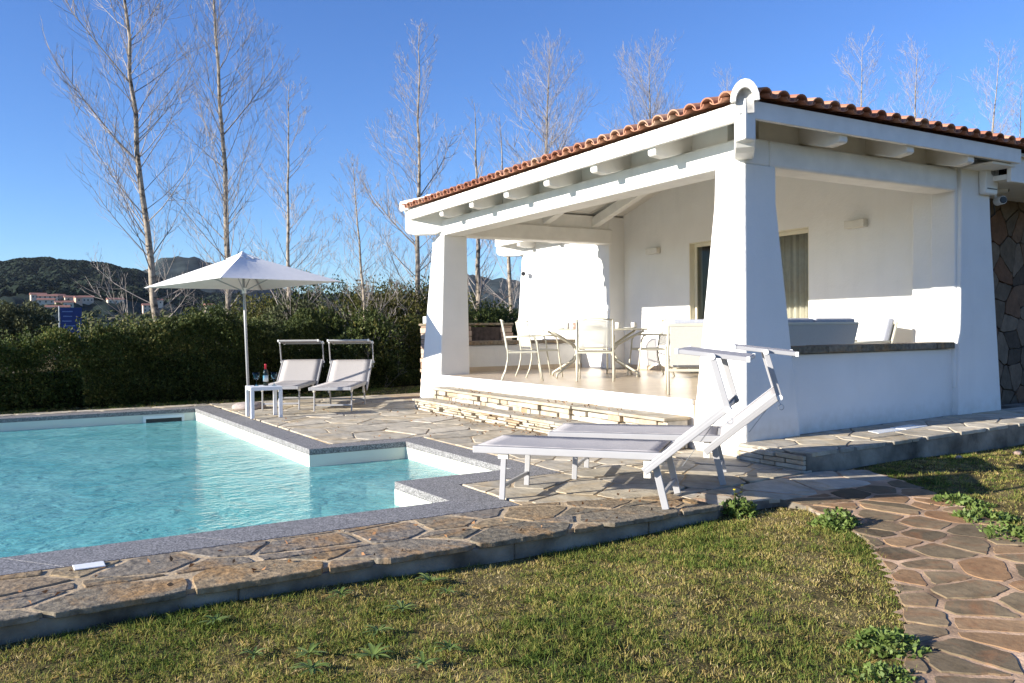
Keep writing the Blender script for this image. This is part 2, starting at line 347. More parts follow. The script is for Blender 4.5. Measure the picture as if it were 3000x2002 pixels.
def glass_mat(name, tint, ior=1.5):
    m, nt, out = mat(name); n = N(nt)
    t = n('BsdfTransparent'); t.inputs['Color'].default_value = (*tint,1); g = n('BsdfGlossy'); g.inputs['Roughness'].default_value = .02
    f = n('Fresnel'); f.inputs['IOR'].default_value = ior
    ms = n('MixShader'); n.link(f.outputs[0], ms.inputs[0]); n.link(t.outputs[0], ms.inputs[1]); n.link(g.outputs[0], ms.inputs[2]); n.link(ms.outputs[0], out.inputs['Surface']); return m
M['pane'] = glass_mat('window_glass', (.86,.87,.84), 1.18)
M['glass_blue'] = glass_mat('blue_goblet_glass', (.50,.74,.84), 1.45)

# ------------------------------------------------------------------ world, sun, camera
SUN_AZ = rad(180-8.0); SUN_EL = rad(17.7)          # direction towards the sun
W = bpy.data.worlds.new('World'); S.world = W; W.use_nodes = True
wn = W.node_tree; wn.nodes.clear()
wo = wn.nodes.new('ShaderNodeOutputWorld'); bg = wn.nodes.new('ShaderNodeBackground'); sk = wn.nodes.new('ShaderNodeTexSky')
sk.sky_type = 'NISHITA'; sk.sun_disc = False; sk.sun_elevation = SUN_EL
sk.sun_rotation = math.atan2(math.cos(SUN_AZ), math.sin(SUN_AZ)); sk.air_density = 1.0; sk.dust_density = .0; sk.ozone_density = 6.5
bg.inputs['Strength'].default_value = .083
hs_ = wn.nodes.new('ShaderNodeHueSaturation'); hs_.inputs['Saturation'].default_value = 1.03; hs_.inputs['Hue'].default_value = .510
wn.links.new(sk.outputs[0], hs_.inputs['Color']); wn.links.new(hs_.outputs[0], bg.inputs[0]); wn.links.new(bg.outputs[0], wo.inputs[0])
sl = bpy.data.lights.new('sun','SUN'); sl.energy = 4.3; sl.angle = rad(.5); sl.color = (1,.94,.84)
so = bpy.data.objects.new('sun', sl); COL.objects.link(so)
sd = Vector((math.cos(SUN_EL)*math.cos(SUN_AZ), math.cos(SUN_EL)*math.sin(SUN_AZ), math.sin(SUN_EL)))
so.rotation_euler = sd.to_track_quat('Z','Y').to_euler(); so.location = sd*40
S.view_settings.view_transform = 'Standard'; S.view_settings.look = 'None'; S.view_settings.exposure = 1.40; S.view_settings.gamma = 1

cd = bpy.data.cameras.new('camera'); cam = bpy.data.objects.new('camera', cd); COL.objects.link(cam); S.camera = cam
cd.sensor_width = 36; cd.lens = 28.97; cd.clip_start = .05; cd.clip_end = 6000
yaw, pit, rol = rad(59.666), rad(-.853), rad(-.612)
F = Vector((math.cos(pit)*math.cos(yaw), math.cos(pit)*math.sin(yaw), math.sin(pit)))
Rt = F.cross(Vector((0,0,1))).normalized(); U = Rt.cross(F)
Rc = Rt*math.cos(rol)+U*math.sin(rol); Uc = -Rt*math.sin(rol)+U*math.cos(rol)
cam.matrix_world = Matrix(((Rc.x,Uc.x,-F.x,-5.856),(Rc.y,Uc.y,-F.y,-5.629),(Rc.z,Uc.z,-F.z,1.25),(0,0,0,1)))
S.render.engine = 'CYCLES'; S.cycles.max_bounces = 8; S.cycles.transparent_max_bounces = 12; S.cycles.use_denoising = True

# ------------------------------------------------------------------ ground
def smooth(a,b,x):
    t = min(1,max(0,(x-a)/(b-a))); return t*t*(3-2*t)
def gz(x,y):
    z = -.115 + .075*smooth(-2.2,.6,x) + .012*math.sin(2.1*x+.7*y)+.010*math.sin(3.3*y-1.1*x)
    if y > 4: z = -.02 - .35*smooth(11.5,16,y)
    return z
HX0, HX1, HY0, HY1 = -20.1, 9.0, -.72, 9.55       # footprint of the terrace, pool and house
xs = sorted(set([-3000,-400,-80,-40,-20.1]+[round(-20+.8*i,2) for i in range(15)]+[round(-8+.25*i,3) for i in range(46)]+[3.5,HX1,14,40,100,400,3000]))
ys = sorted(set([-3000,-300,-60,-20,-9]+[round(-6+.25*i,3) for i in range(22)]+[HY0,3,HY1,9.8,10.2,11,12,13,14,16,20,30,80,300,3000]))
xs=[x for x in xs]; g = MB(); idx = {}
for j,y in enumerate(ys):
    for i,x in enumerate(xs): idx[i,j] = len(g.v); g.v.append((x,y,gz(x,y))); g.r.append(.5)
for j in range(len(ys)-1):
    for i in range(len(xs)-1):
        if xs[i] >= HX0-.01 and xs[i+1] <= HX1+.01 and ys[j] >= HY0-.01 and ys[j+1] <= HY1+.01: continue
        g.f.append((idx[i,j],idx[i+1,j],idx[i+1,j+1],idx[i,j+1]))
struct(g.build('ground', M['soil'], smooth=True))

# ------------------------------------------------------------------ pool
POOL = [(-20,-.2),(-3.225,-.2),(-3.27,.74),(-2.156,.74),(-2.225,2.97),(-3.32,2.985),(-3.52,8.74),(-20,8.9)]
OUT  = [(-20,-.60),(-2.863,-.595),(-2.885,.332),(-1.878,.338),(-1.915,3.246),(-3.02,3.245),(-3.20,9.12),(-20,9.3)]
WZ = -.19
pool = MB(); n = len(POOL)
vs = [(x,y,-.062) for x,y in POOL] + [(x,y,-1.45) for x,y in POOL]
pool.add(vs, [(i,i+n,(i+1)%n+n,(i+1)%n) for i in range(n)] + [tuple(range(n,2*n))], .5)
pool.v = [tuple(v) for v in pool.v]
struct(pool.build('pool_basin', M['liner']))
steps = MB()
steps.box(-3.22,-2.30,.80,2.93,-1.44,-.58); steps.box(-2.72,-2.31,.81,2.92,-.58,-.38)
struct(steps.build('pool_steps', M['liner'], bevel=.02))
cop = MB()
for i in range(n-1):
    a,b = POOL[i],POOL[i+1]; c,d = OUT[i+1],OUT[i]
    Lc=math.hypot(b[0]-a[0],b[1]-a[1]); kc=max(1,round(Lc/.95))
    for q in range(kc):
        t0,t1=q/kc+(.0006/Lc if q else 0),(q+1)/kc-(.0006/Lc if q<kc-1 else 0)
        L2=lambda p,r_,t:(p[0]+(r_[0]-p[0])*t,p[1]+(r_[1]-p[1])*t)
        cop.prism([L2(a,b,t0),L2(a,b,t1),L2(d,c,t1),L2(d,c,t0)], -.06, 0)
struct(cop.build('pool_coping', M['granite'], bevel=.003))
wat = MB(); 
grow = [(-20.02,-.21),(-3.215,-.21),(-3.26,.73),(-2.146,.73),(-2.215,2.98),(-3.31,2.995),(-3.51,8.75),(-20.02,8.91)]
wat.prism(grow, -1.46, WZ)
struct(wat.build('water', M['water']))
sk_ = thing('pool_skimmer','white framed skimmer mouth in the far pool wall, just above the water','skimmer',(-4.0,8.737,-.13),rad(-.55))
MB().box(-.31,.31,-.012,.03,.0,.045).box(-.31,-.27,-.012,.03,-.12,-.001).box(.27,.31,-.012,.03,-.12,-.001).build('frame', M['plastic_white'], sk_)
MB().box(-.269,.269,-.004,.02,-.12,-.002).build('mouth', M['dark_plastic'], sk_)
lid = MB().prism([(-.075,-.05),(.075,-.055),(.073,.05),(-.08,.05)], 0, .008).build('access_cover', M['plastic_white'], bevel=.004, loc=(-5.60,-.685,.004))
tag(lid,'small white rectangular cover set in the paving beside the grey pool edge','cover')

# ------------------------------------------------------------------ flagstone paving
def clip(poly, nx, ny, c):
    out = []
    for i in range(len(poly)):
        a = poly[i]; b = poly[(i+1)%len(poly)]
        da = a[0]*nx+a[1]*ny-c; db = b[0]*nx+b[1]*ny-c
        if da <= 0: out.append(a)
        if (da < 0) != (db < 0) and da != db:
            t = da/(da-db); out.append((a[0]+(b[0]-a[0])*t, a[1]+(b[1]-a[1])*t))
    return out
def area(p): return sum(p[i][0]*p[(i+1)%len(p)][1]-p[(i+1)%len(p)][0]*p[i][1] for i in range(len(p)))/2
def inside(p,x,y):
    c = False; j = len(p)-1
    for i in range(len(p)):
        if (p[i][1] > y) != (p[j][1] > y) and x < (p[j][0]-p[i][0])*(y-p[i][1])/(p[j][1]-p[i][1])+p[i][0]: c = not c
        j = i
    return c
def flagstones(mb, region, sx, sy, gap, zf, th=.02, rng=None, jit=.42, rot=0, drop=0, edge=.06):
    rng = rng or random
    x0 = min(p[0] for p in region); x1 = max(p[0] for p in region); y0 = min(p[1] for p in region); y1 = max(p[1] for p in region)
    pts = []; cr,sr = math.cos(rot),math.sin(rot); R_ = math.hypot(x1-x0,y1-y0)/2+1; cx,cy=(x0+x1)/2,(y0+y1)/2
    for i in range(int(-R_/sx)-1,int(R_/sx)+2):
        for j in range(int(-R_/sy)-1,int(R_/sy)+2):
            u = (i+.5*(j%2)+rng.uniform(-jit,jit))*sx; v = (j+rng.uniform(-jit,jit))*sy
            x = cx+u*cr-v*sr; y = cy+u*sr+v*cr
            if x0-2*sx < x < x1+2*sx and y0-2*sy < y < y1+2*sy: pts.append((x,y))
    big = max(sx,sy)*2.6
    for (x,y) in pts:
        if drop and rng.random() < drop: continue
        cell = region[:]
        if area(cell) < 0: cell = cell[::-1]
        # limit first to a box, then to the bisectors
        for nx,ny,c in ((1,0,x+big),(-1,0,big-x),(0,1,y+big),(0,-1,big-y)): cell = clip(cell,nx,ny,c)
        for (px,py) in pts:
            if (px,py)==(x,y) or abs(px-x)>2*big or abs(py-y)>2*big: continue
            dx,dy = px-x,py-y; L = math.hypot(dx,dy)
            c = (dx*(x+px)/2+dy*(y+py)/2)/L - gap*rng.uniform(.35,.65)
            cell = clip(cell, dx/L, dy/L, c)
            if len(cell) < 3: break
        if len(cell) < 3 or abs(area(cell)) < .006: continue
        # irregular outline
        out = []
        for i in range(len(cell)):
            a = cell[i]; b = cell[(i+1)%len(cell)]; L = math.hypot(b[0]-a[0],b[1]-a[1])
            if L < .012: continue
            k = max(1,int(L/edge))
            for q in range(k):
                t = q/k; j = .006 if q else .0
                if q == 0 : t = min(.3,.012/L)
                out.append((a[0]+(b[0]-a[0])*t+rng.uniform(-j,j), a[1]+(b[1]-a[1])*t+rng.uniform(-j,j)))
        if len(out) < 3: continue
        r = rng.random(); dz = rng.uniform(-.001,.005); tx,ty = rng.uniform(-.006,.006),rng.uniform(-.006,.006)
        mx_,my_ = sum(p[0] for p in out)/len(out), sum(p[1] for p in out)/len(out)
        f = lambda X,Y: zf(X,Y)+dz+tx*(X-mx_)+ty*(Y-my_)
        mb.prism(out, (lambda X,Y: zf(X,Y)-th), f, r)

flat = lambda x,y: 0.0
def inset_rect(x0,x1,y0,y1): return [(x0,y0),(x1,y0),(x1,y1),(x0,y1)]
# beds of mortar
bed = MB()
for (x0,x1,y0,y1) in ((-20,-2.84,-1.36,-.597),(-2.84,-1.82,-1.36,.336),(-1.82,.35,-.72,.345),(-1.88,.35,.345,3.25),(-3.0,-.1,3.25,9.55),(-20,-3.0,9.14,9.55),(-.1,1.2,7.2,9.55)):
    bed.box(x0+.001,x1-.001,y0+.001,y1-.001,-.3,-.0045)
struct(bed.build('terrace_base', M['mortar']))
kerb = MB()
x = -20.
while x < -1.75:
    L = random.uniform(.9,1.7); kerb.box(x,min(x+L-.004,-1.70),-1.365-random.uniform(0,.012),-1.30,-.4,-.028); x += L
struct(kerb.build('terrace_kerb', M['concrete'], bevel=.01))
r1 = random.Random(5)
st = MB()
flagstones(st, [(-11,-1.41),(-1.70,-1.41),(-1.72,-1.08),(-11,-1.08)], .80,.40,.036, flat, .03, r1, .25, edge=.05)
flagstones(st, [(-11,-1.065),(-1.72,-1.065),(-1.72,-.62),(-11,-.62)], .58,.27,.038, flat, .02, r1, .33, edge=.05)
struct(st.build('flagstone_edging', M['slab'], bevel=.004, seg=1))
st = MB()
flagstones(st, [(-2.84,-.6),(-1.70,-.95),(-.02,-.80),(-.02,.325),(-2.86,.325)], .62,.40,.026, flat, .02, r1, .4)
flagstones(st, [(-1.86,.35),(-.62,.35),(-.62,3.26),(-1.88,3.26)], .62,.42,.022, flat, .02, r1, .4)
flagstones(st, [(-.6,.02),(-.02,.02),(-.02,.75),(-.6,.75)], .5,.4,.022, flat, .02, r1, .4)
flagstones(st, [(-2.98,3.27),(-.62,3.27),(-.62,6.6),(-3.08,6.6)], .7,.45,.024, flat, .02, r1, .4)
flagstones(st, [(-3.08,6.61),(-.02,6.61),(-.02,9.5),(-3.16,9.5)], .8,.5,.026, flat, .02, r1, .4)
flagstones(st, [(-14,9.33),(-3.2,9.16),(-3.2,9.52),(-14,9.52)], .8,.3,.026, flat, .02, r1, .3)
struct(st.build('terrace_flagstones', M['slab_pale'], bevel=.004, seg=1))
# path of crazy paving that leaves the terrace towards the camera's right
PATH = [(-1.69,-1.35),(-1.55,-1.29),(-1.08,-1.36),(-1.05,-1.60),(-1.17,-1.85),(-1.31,-2.18),(-1.42,-2.37),(-1.81,-2.79),(-2.18,-3.11),(-2.55,-3.38),(-2.80,-3.55),(-3.15,-3.76),(-3.7,-4.3),(-3.3,-5.2),
        (-1.9,-4.0),(-.80,-2.97),(-.42,-2.69),(-.17,-2.24),(.12,-1.82),(.26,-1.39),(.40,-.98),(-.02,-.83),(-1.69,-.97)]
def pz(x,y): return -.075*smooth(-.85,-2.1,y) if y < -.85 else 0.0
def smooth2(a,b,x): return smooth(b,a,x) if b<a else smooth(a,b,x)
def pz(x,y):
    k=smooth(-2.0,-.95,y); return (gz(x,y)+.016)*(1-k) - .006*k
pb = MB(); q_ = .07; gi = {}
def gv(i,j):
    if (i,j) not in gi: gi[i,j]=len(pb.v); x,y=-4+i*q_,-5.4+j*q_; pb.v.append((x,y,pz(x,y)-.0025)); pb.r.append(.5)
    return gi[i,j]
for i in range(70):
    for j in range(70):
        if inside(PATH,-4+(i+.5)*q_,-5.4+(j+.5)*q_): pb.f.append((gv(i,j),gv(i+1,j),gv(i+1,j+1),gv(i,j+1)))
# triangulated subdivision keeps the sloping bed close to its stones
struct(pb.build('path_bed', M['path_mortar']))
st = MB(); r2 = random.Random(21)
flagstones(st, clip(PATH,0,1,-1.42), .33,.21,.032, pz, .03, r2, .49, rot=rad(-52), edge=.04)
struct(st.build('path_flagstones', M['slab_path'], bevel=.003, seg=1))
st = MB(); flagstones(st, clip(PATH,0,-1,1.40), .55,.34,.03, pz, .03, r2, .42, rot=rad(-20), edge=.05)
struct(st.build('path_pale_flagstones', M['slab_pale'], bevel=.003, seg=1))
sk2 = MB()
for a,b in zip(PATH,PATH[1:]+PATH[:1]):
    Ls=math.hypot(b[0]-a[0],b[1]-a[1]); ks=max(1,int(Ls/.12))
    for q in range(ks):
        p,r_=[(a[0]+(b[0]-a[0])*t,a[1]+(b[1]-a[1])*t) for t in (q/ks,(q+1)/ks)]
        o_=len(sk2.v); sk2.v+=[(p[0],p[1],gz(*p)-.08),(r_[0],r_[1],gz(*r_)-.08),(r_[0],r_[1],pz(*r_)-.002),(p[0],p[1],pz(*p)-.002)]; sk2.r+=[.5]*4; sk2.f.append((o_,o_+1,o_+2,o_+3))
struct(sk2.build('path_kerb', M['concrete']))

# raised walkway along the side of the house
def wz(x): return .15 + .012*max(0,x)
wk = MB(); xsw = [-.10+.6*i for i in range(20)]
wk.prism([(-.10,-.79),(11,-.79),(11,.36),(.05,.36),(.05,.0),(-.10,.0)], -.3, lambda x,y: wz(x)-.006)
struct(wk.build('walkway_base', M['concrete'], bevel=.01))
st = MB(); r3 = random.Random(9)
for a in range(10):
    flagstones(st, [(-.115+.012+a*1.1,-.80),(-.115+(a+1)*1.1,-.80),(-.115+(a+1)*1.1,.0 if a==0 else .06),(-.115+.012+a*1.1,.0 if a==0 else .06)], .6,.33,.02, lambda x,y: wz(x), .035, r3, .3)
struct(st.build('walkway_flagstones', M['slab_pale'], bevel=.005, seg=1))
ms = MB().prism([(1.42,-.40),(1.86,-.38),(1.86,-.22),(1.5,-.22)],.16,lambda x,y: wz(x)+.008).prism([(1.89,-.38),(2.33,-.33),(2.25,-.16),(1.89,-.2)],.16,lambda x,y: wz(x)+.008).build('marble_paving', M['china'], bevel=.003)
struct(ms)
led = MB(); r4 = random.Random(3)
for k in range(4):
    y = -.79
    while y < -.03:
        L = r4.uniform(.14,.34); e = min(y+L,-.02); led.box(-.135-r4.uniform(0,.025),-.1005,y,e-.006,-.03+k*.041,-.03+k*.041+.036,r4.random()); y += L
struct(led.build('walkway_ledge_stones', M['ledge'], bevel=.004, seg=1))

# ------------------------------------------------------------------ the villa
villa = thing('villa','white rendered villa with a hipped terracotta roof and an open pillared porch','house')
P_ = M['plaster']; WW = M['wood_white']
def part(mb, name, m, bevel=.012, parent=villa, smooth=False): return mb.build(name, m, parent, bevel=bevel, smooth=smooth)
def pillar(foot, mid, top, z0, zm, zt):
    b = MB(); lv = [(foot,z0),(mid,zm),(top,zt)]
    rings = [[(x,y,z) for x,y in ((f[0],f[2]),(f[1],f[2]),(f[1],f[3]),(f[0],f[3]))] for f,z in lv]
    vs = sum(rings,[]); fs = [(3,2,1,0),(8,9,10,11)]
    for i in range(2):
        for k in range(4): fs.append((i*4+k,i*4+(k+1)%4,i*4+4+(k+1)%4,i*4+4+k))
    b.add(vs, fs); return part(b,'pillar',P_,.018)
pillar((0,.80,0,.765),(0,.43,-.003,.40),(0,.425,-.006,.385),-.1,2.45,2.80)
pillar((-.02,.56,6.74,7.60),(0,.44,6.57,7.03),(0,.43,6.55,6.98),-.1,2.5,2.80)
pillar((3.46,4.38,.02,.62),(3.50,4.10,.0,.62),(3.50,4.06,.0,.62),.0,2.45,3.20)
# beams
part(MB().box(-.0,.34,-.004,6.78,2.795,3.05),'beam',WW,.02)
part(MB().box(.345,3.41,.0,.32,2.79,3.05),'beam',WW,.03)
part(MB().box(.345,3.42,6.52,6.80,2.795,3.06),'beam',WW,.02)
# eaves
OV=.42; SL=.27; EZ=3.235
part(MB().box(-OV,-OV+.05,-OV,7.14,3.075,3.235),'fascia',WW,.006)
part(MB().box(-OV+.052,3.97,-OV,-OV+.05,3.085,3.245),'fascia',WW,.006)
part(MB().box(-OV+.052,-.02,7.09,7.14,3.075,3.235),'fascia',WW,.006)
def rafter(a, b, w, zb, zt, dirx):
    r = MB()
    if dirx:      # runs along x from eave a to b at y=w
        k_=SL*(b-a); pr = [(a,zt),(a,zb+.05),(a+.02,zb+.035),(a+.16,zb+.02),(b,zb+k_),(b,zt+k_)]
        y0,y1 = w-.06,w+.06
        vs = [(x,y0,z) for x,z in pr]+[(x,y1,z) for x,z in pr]
    else:
        k_=SL*(b-a); pr = [(a,zt),(a,zb+.05),(a+.02,zb+.035),(a+.16,zb+.02),(b,zb+k_),(b,zt+k_)]
        vs = [(w-.06,y,z) for y,z in pr]+[(w+.06,y,z) for y,z in pr]
    n = len(pr); fs = [tuple(range(n)),tuple(range(2*n-1,n-1,-1))]+[(i,i+n,(i+1)%n+n,(i+1)%n) for i in range(n)]
    if not dirx: fs = [tuple(reversed(f)) for f in fs]
    r.add(vs, fs); part(r,'rafter',WW,.01)
for y in (5.86,4.87,3.87,2.88,1.90,.90): rafter(-.37,max(.5,min(3.2,y,6.72-y)),y,2.965,3.115,True)
for x in (.955,2.0,3.07): rafter(-.37,max(.5,min(3.2,x)),x,2.98,3.125,False)
pl_=MB(); d_=Vector((1,1,SL*.5)).normalized(); c_=Vector((-OV-.02,-OV-.02,EZ+.085)); s_v=Vector((-1,1,0)).normalized(); u_=s_v.cross(d_); u_=-u_ if u_.z<0 else u_
vs=[c_+d_*.03]+[c_+d_*.03+s_v*(math.cos(PI*q/10)*.088*.9)+u_*(math.sin(PI*q/10)*.088*1.35-.10) for q in range(11)]
pl_.add([v for v in vs[1:]]+[v-Vector((0,0,.1)) for v in (vs[11],vs[1])],[tuple(range(13))]); part(pl_,'ridge_plug',M['concrete_light'],0)
part(MB().box(.12,.30,.33,6.5,3.052,3.29),'infill_board',WW,0)
part(MB().box(.33,3.45,.12,.28,3.052,3.29),'infill_board',WW,0)
part(MB().box(.33,3.36,6.56,6.72,3.062,3.29),'infill_board',WW,0)
for x in (.95,2.0,3.05):
    b_=max(.5,min(3.2,x)); k_=SL*(b_+.37); pr=[(-.37,3.115),(-.37,3.015),(-.21,2.985),(b_,2.965+k_),(b_,3.115+k_)]
    n_=len(pr); r_=MB(); r_.add([(x-.07,6.72-s_,z) for s_,z in pr]+[(x+.07,6.72-s_,z) for s_,z in pr],[tuple(range(n_)),tuple(range(2*n_-1,n_-1,-1))]+[(i,i+n_,(i+1)%n_+n_,(i+1)%n_) for i in range(n_)]); part(r_,'rafter',WW,.01)
part(MB().box(3.5,3.975,-.36,-.001,3.055,3.08),'soffit',WW,0)
part(MB().box(3.98,4.099,-.249,.69,2.935,2.992),'soffit',WW,0)
# hip rafters: diagonal timbers that show as rounded blocks at the corners
def hip(c, d, name='hip_rafter'):
    d = Vector((d[0],d[1],0)).normalized(); s_ = Vector((-d.y,d.x,0)); w = .088
    c = Vector((c[0],c[1],0))
    b = MB()
    # square cut corner post
    pr = [(0,3.24),(0,2.90),(.05,2.85),(.16,2.825),(.50,2.83),(.62,2.86),(.9,3.06),(.9,3.24)]
    vs = [c+d*t-s_*w+Vector((0,0,z)) for t,z in pr]+[c+d*t+s_*w+Vector((0,0,z)) for t,z in pr]
    n = len(pr); fs = [tuple(range(n-1,-1,-1)),tuple(range(n,2*n))]+[(i,(i+1)%n,(i+1)%n+n,i+n) for i in range(n)]
    b.add(vs,fs); return part(b,name,WW,.012)
part(MB().hexa([(-OV-.004,-OV-.004,2.895),(-.29,-OV-.004,2.895),(-.29,-.29,2.86),(-OV-.004,-.29,2.895)],[(-OV-.004,-OV-.004,3.255),(-.29,-OV-.004,3.255),(-.29,-.29,3.255),(-OV-.004,-.29,3.255)]),'corner_block',WW,.012)
hip((-.36,-.36),(1,1))
hip((-.40,7.12),(1,-1))
part(MB().hexa([(-OV-.004,7.02,2.93),(-.30,7.02,2.90),(-.30,7.145,2.93),(-OV-.004,7.145,2.93)],[(-OV-.004,7.02,3.24),(-.30,7.02,3.24),(-.30,7.145,3.24),(-OV-.004,7.145,3.24)]),'corner_block',WW,.012)
# roof boards (underside) and tiles
SL=.27; EZ=3.235; HALF=3.36+OV
def zr(d): return EZ+SL*d
b = MB()
cx_, cy_ = 3.36, 3.36
for t in (0,):
    a0=(-OV+.05,-OV+.05,EZ-.05); a1=(-OV+.05,7.09,EZ-.05); ap=(cx_,cy_,zr(HALF)-.05); q=(9.5,cy_,zr(HALF)-.05); a2=(9.5,-OV+.05,EZ-.05); a3=(9.5,7.09,EZ-.05)
    b.add([a0,a1,ap],[(0,1,2)]); b.add([a0,ap,q,a2],[(0,1,2,3)]); b.add([a1,a3,q,ap],[(0,1,2,3)])
part(b,'ceiling',M['boards'],0)
def barrel(mb, base, up, across, L0, length, per, rng, zoff=0):
    """one column of cover tiles with its pan beside it; base at the eave, up = slope vector, across = unit along the eave"""
    nrm = across.cross(up).normalized()
    if nrm.z < 0: nrm = -nrm
    course=.36; k = 0; t = -.055
    while t < length:
        e = min(t+course+.05, length)
        if e-t < .06: break
        rr = rng.random()
        for kind in (0,1):
            R0 = per*.385 if kind==0 else per*.34
            segs = 8 if k == 0 else 6; vs=[]; th=.014
            for (tt,sc,lift) in ((t,1.0,.016 if True else 0),(e,.86,0.0)):
                for ring in (0,1):
                    for q in range(segs+1):
                        a = PI*q/segs; rad_ = R0*sc-(th if ring else 0)
                        off = across*(math.cos(a)*rad_) + nrm*(math.sin(a)*rad_*(.88 if kind==0 else -.50)+ (lift if kind==0 else lift*.5))
                        c0 = base + up*tt + nrm*(.03 if kind==0 else .066)
                        if kind==1: c0 = c0 + across*(per/2)
                        vs.append(c0+off)
            m_=segs+1; fs=[]
            for q in range(segs):
                fs.append((q,q+1,2*m_+q+1,2*m_+q))          # outer
                fs.append((m_+q+1,m_+q,3*m_+q,3*m_+q+1))    # inner
                fs.append((q+1,q,m_+q,m_+q+1))              # lower end
            fs += [(0,2*m_,3*m_,m_),(segs,m_+segs,3*m_+segs,2*m_+segs)]
            mb.add(vs,fs,min(1,max(0,rr+rng.uniform(-.15,.15))))
        t += course; k += 1
tl = MB(); rt = random.Random(17)
upF = Vector((1,0,SL)).normalized(); upS = Vector((0,1,SL)).normalized(); sl_ = math.sqrt(1+SL*SL)
per=.228; y=-OV+.16; 
while y < 7.12:
    d = min(y+OV, 7.14-y, HALF); barrel(tl, Vector((-OV-.01,y,EZ-.002)), upF, Vector((0,1,0)), 0, max(.3,d*sl_), per, rt); y += per
x=-OV+.17
while x < 9.4:
    d = min(x+OV, HALF); barrel(tl, Vector((x,-OV-.01,EZ+.008)), upS, Vector((1,0,0)), 0, max(.3,d*sl_), per, rt); x += per
part(tl,'roof_tiles',M['tile'],0)
def ridge(p0, p1, n, name='ridge_cap'):
    p0=Vector(p0); p1=Vector(p1); d=(p1-p0); L=d.length; d.normalize(); s_=Vector((-d.y,d.x,0)).normalized(); u=s_.cross(d)
    if u.z<0: u=-u
    b=MB()
    for i in range(n):
        a=L*i/n-.03; e=L*(i+1)/n+.02; sg=10; vs=[]
        for (tt,R0) in ((a,.140),(e,.125)):
            for ring in (0,1):
                for q in range(sg+1):
                    an=PI*q/sg; r_=R0-(.055 if ring else 0)
                    vs.append(p0+d*tt+s_*(math.cos(an)*r_*.9)+u*(math.sin(an)*r_*1.35-.10))
        m_=sg+1; fs=[]
        for q in range(sg):
            fs += [(q,q+1,2*m_+q+1,2*m_+q),(m_+q+1,m_+q,3*m_+q,3*m_+q+1),(q+1,q,m_+q,m_+q+1),(2*m_+q,2*m_+q+1,3*m_+q+1,3*m_+q)]
        fs += [(0,2*m_,3*m_,m_),(sg,m_+sg,3*m_+sg,2*m_+sg)]
        b.add(vs,fs)
    return part(b,name,P_,.006)
ridge((-OV-.02,-OV-.02,EZ+.085),(cx_,cy_,zr(HALF)+.09),12)
ridge((-OV-.02,7.16,EZ+.085),(cx_,cy_,zr(HALF)+.09),12)
# porch floor and walls
part(MB().box(.04,3.7,-.0+.23,7.44,.1,.50),'porch_floor',M['floor'],0)
part(MB().box(.022,.039,.74,6.74,.0,.455),'riser',P_,.004)
part(MB().box(.003,.039,.74,6.74,.458,.507),'marble_nosing',M['china'],.006)
bw_=MB()
def gab(y0,y1,zlo):
    tp=lambda y: min(3.19+SL*min(y+OV,7.14-y),4.16)
    ys_=[y0]+[k for k in (3.0,3.36,3.72) if y0<k<y1]+[y1]
    for a,b in zip(ys_,ys_[1:]): bw_.hexa([(3.7,a,zlo),(4.0,a,zlo),(4.0,b,zlo),(3.7,b,zlo)],[(3.7,a,tp(a)),(4.0,a,tp(a)),(4.0,b,tp(b)),(3.7,b,tp(b))])
gab(.25,2.34,.1); gab(4.80,6.6,.1); gab(2.34,4.80,2.66)
part(bw_,'back_wall',P_,0)
part(MB().box(3.46,3.698,.05,.36,.5,3.15),'pilaster',P_,.02)
part(MB().box(3.36,3.72,6.55,6.95,.5,3.3),'pilaster',P_,.02)
part(MB().box(3.682,3.699,.37,2.3,.502,.58),'skirting',M['floor'],0)
part(MB().box(3.682,3.699,4.84,6.54,.502,.58),'skirting',M['floor'],0)
pw = part(MB().box(.72,3.52,.10,.30,.0,.965),'parapet_wall',P_,.012)
rc = random.Random(4); cs = MB(); x=.66
while x < 3.42:
    e=min(x+rc.uniform(.5,.85),3.43); cs.box(x,e-.004,.045-rc.uniform(0,.012),.345,.972,1.045+rc.uniform(-.003,.003),rc.random()*.4); x=e
cs.build('capstone', M['slab'], pw, bevel=.008)
pw = part(MB().box(.50,3.34,7.45,7.65,.0,.965),'parapet_wall',P_,.012)
cs = MB(); x=.5
while x < 3.2:
    e=min(x+rc.uniform(.5,.85),3.2); cs.box(x,e-.004,7.40,7.70,.972,1.045+rc.uniform(-.003,.003),.3+rc.random()*.5); x=e
cs.build('capstone', M['slab'], pw, bevel=.008)
part(MB().box(.6,3.34,7.43,7.449,.502,.58),'skirting',M['floor'],0)
# sliding door in the back wall
dr = MB().box(3.80,3.86,2.345,2.41,.5,2.655).box(3.80,3.86,4.73,4.795,.5,2.655).box(3.80,3.86,2.411,4.729,2.59,2.655).box(3.80,3.86,3.54,3.60,.5,2.589).build('door', M['cream_paint'], villa, bevel=.006)
MB().box(3.825,3.832,2.41,3.54,.52,2.59).box(3.825,3.832,3.60,4.73,.52,2.59).build('glass', M['pane'], dr)
MB().box(3.703,3.798,2.342,2.356,.5,2.659).box(3.703,3.798,4.785,4.799,.5,2.659).box(3.703,3.798,2.357,4.784,2.645,2.659).build('frame', M['cream_paint'], dr)
cu = MB(); npl=90; y0_,y1_=2.40,3.35; vs=[]; fs=[]
for i in range(npl+1):
    y = y0_+(y1_-y0_)*i/npl; xx = 3.98+.045*math.sin(i*.62)+.015*math.sin(i*1.7)
    vs += [(xx,y,.52),(xx,y,2.63)]
for i in range(npl): fs.append((2*i,2*i+2,2*i+3,2*i+1))
cu.add(vs,fs); cu.build('curtain', M['curtain'], dr, smooth=True)
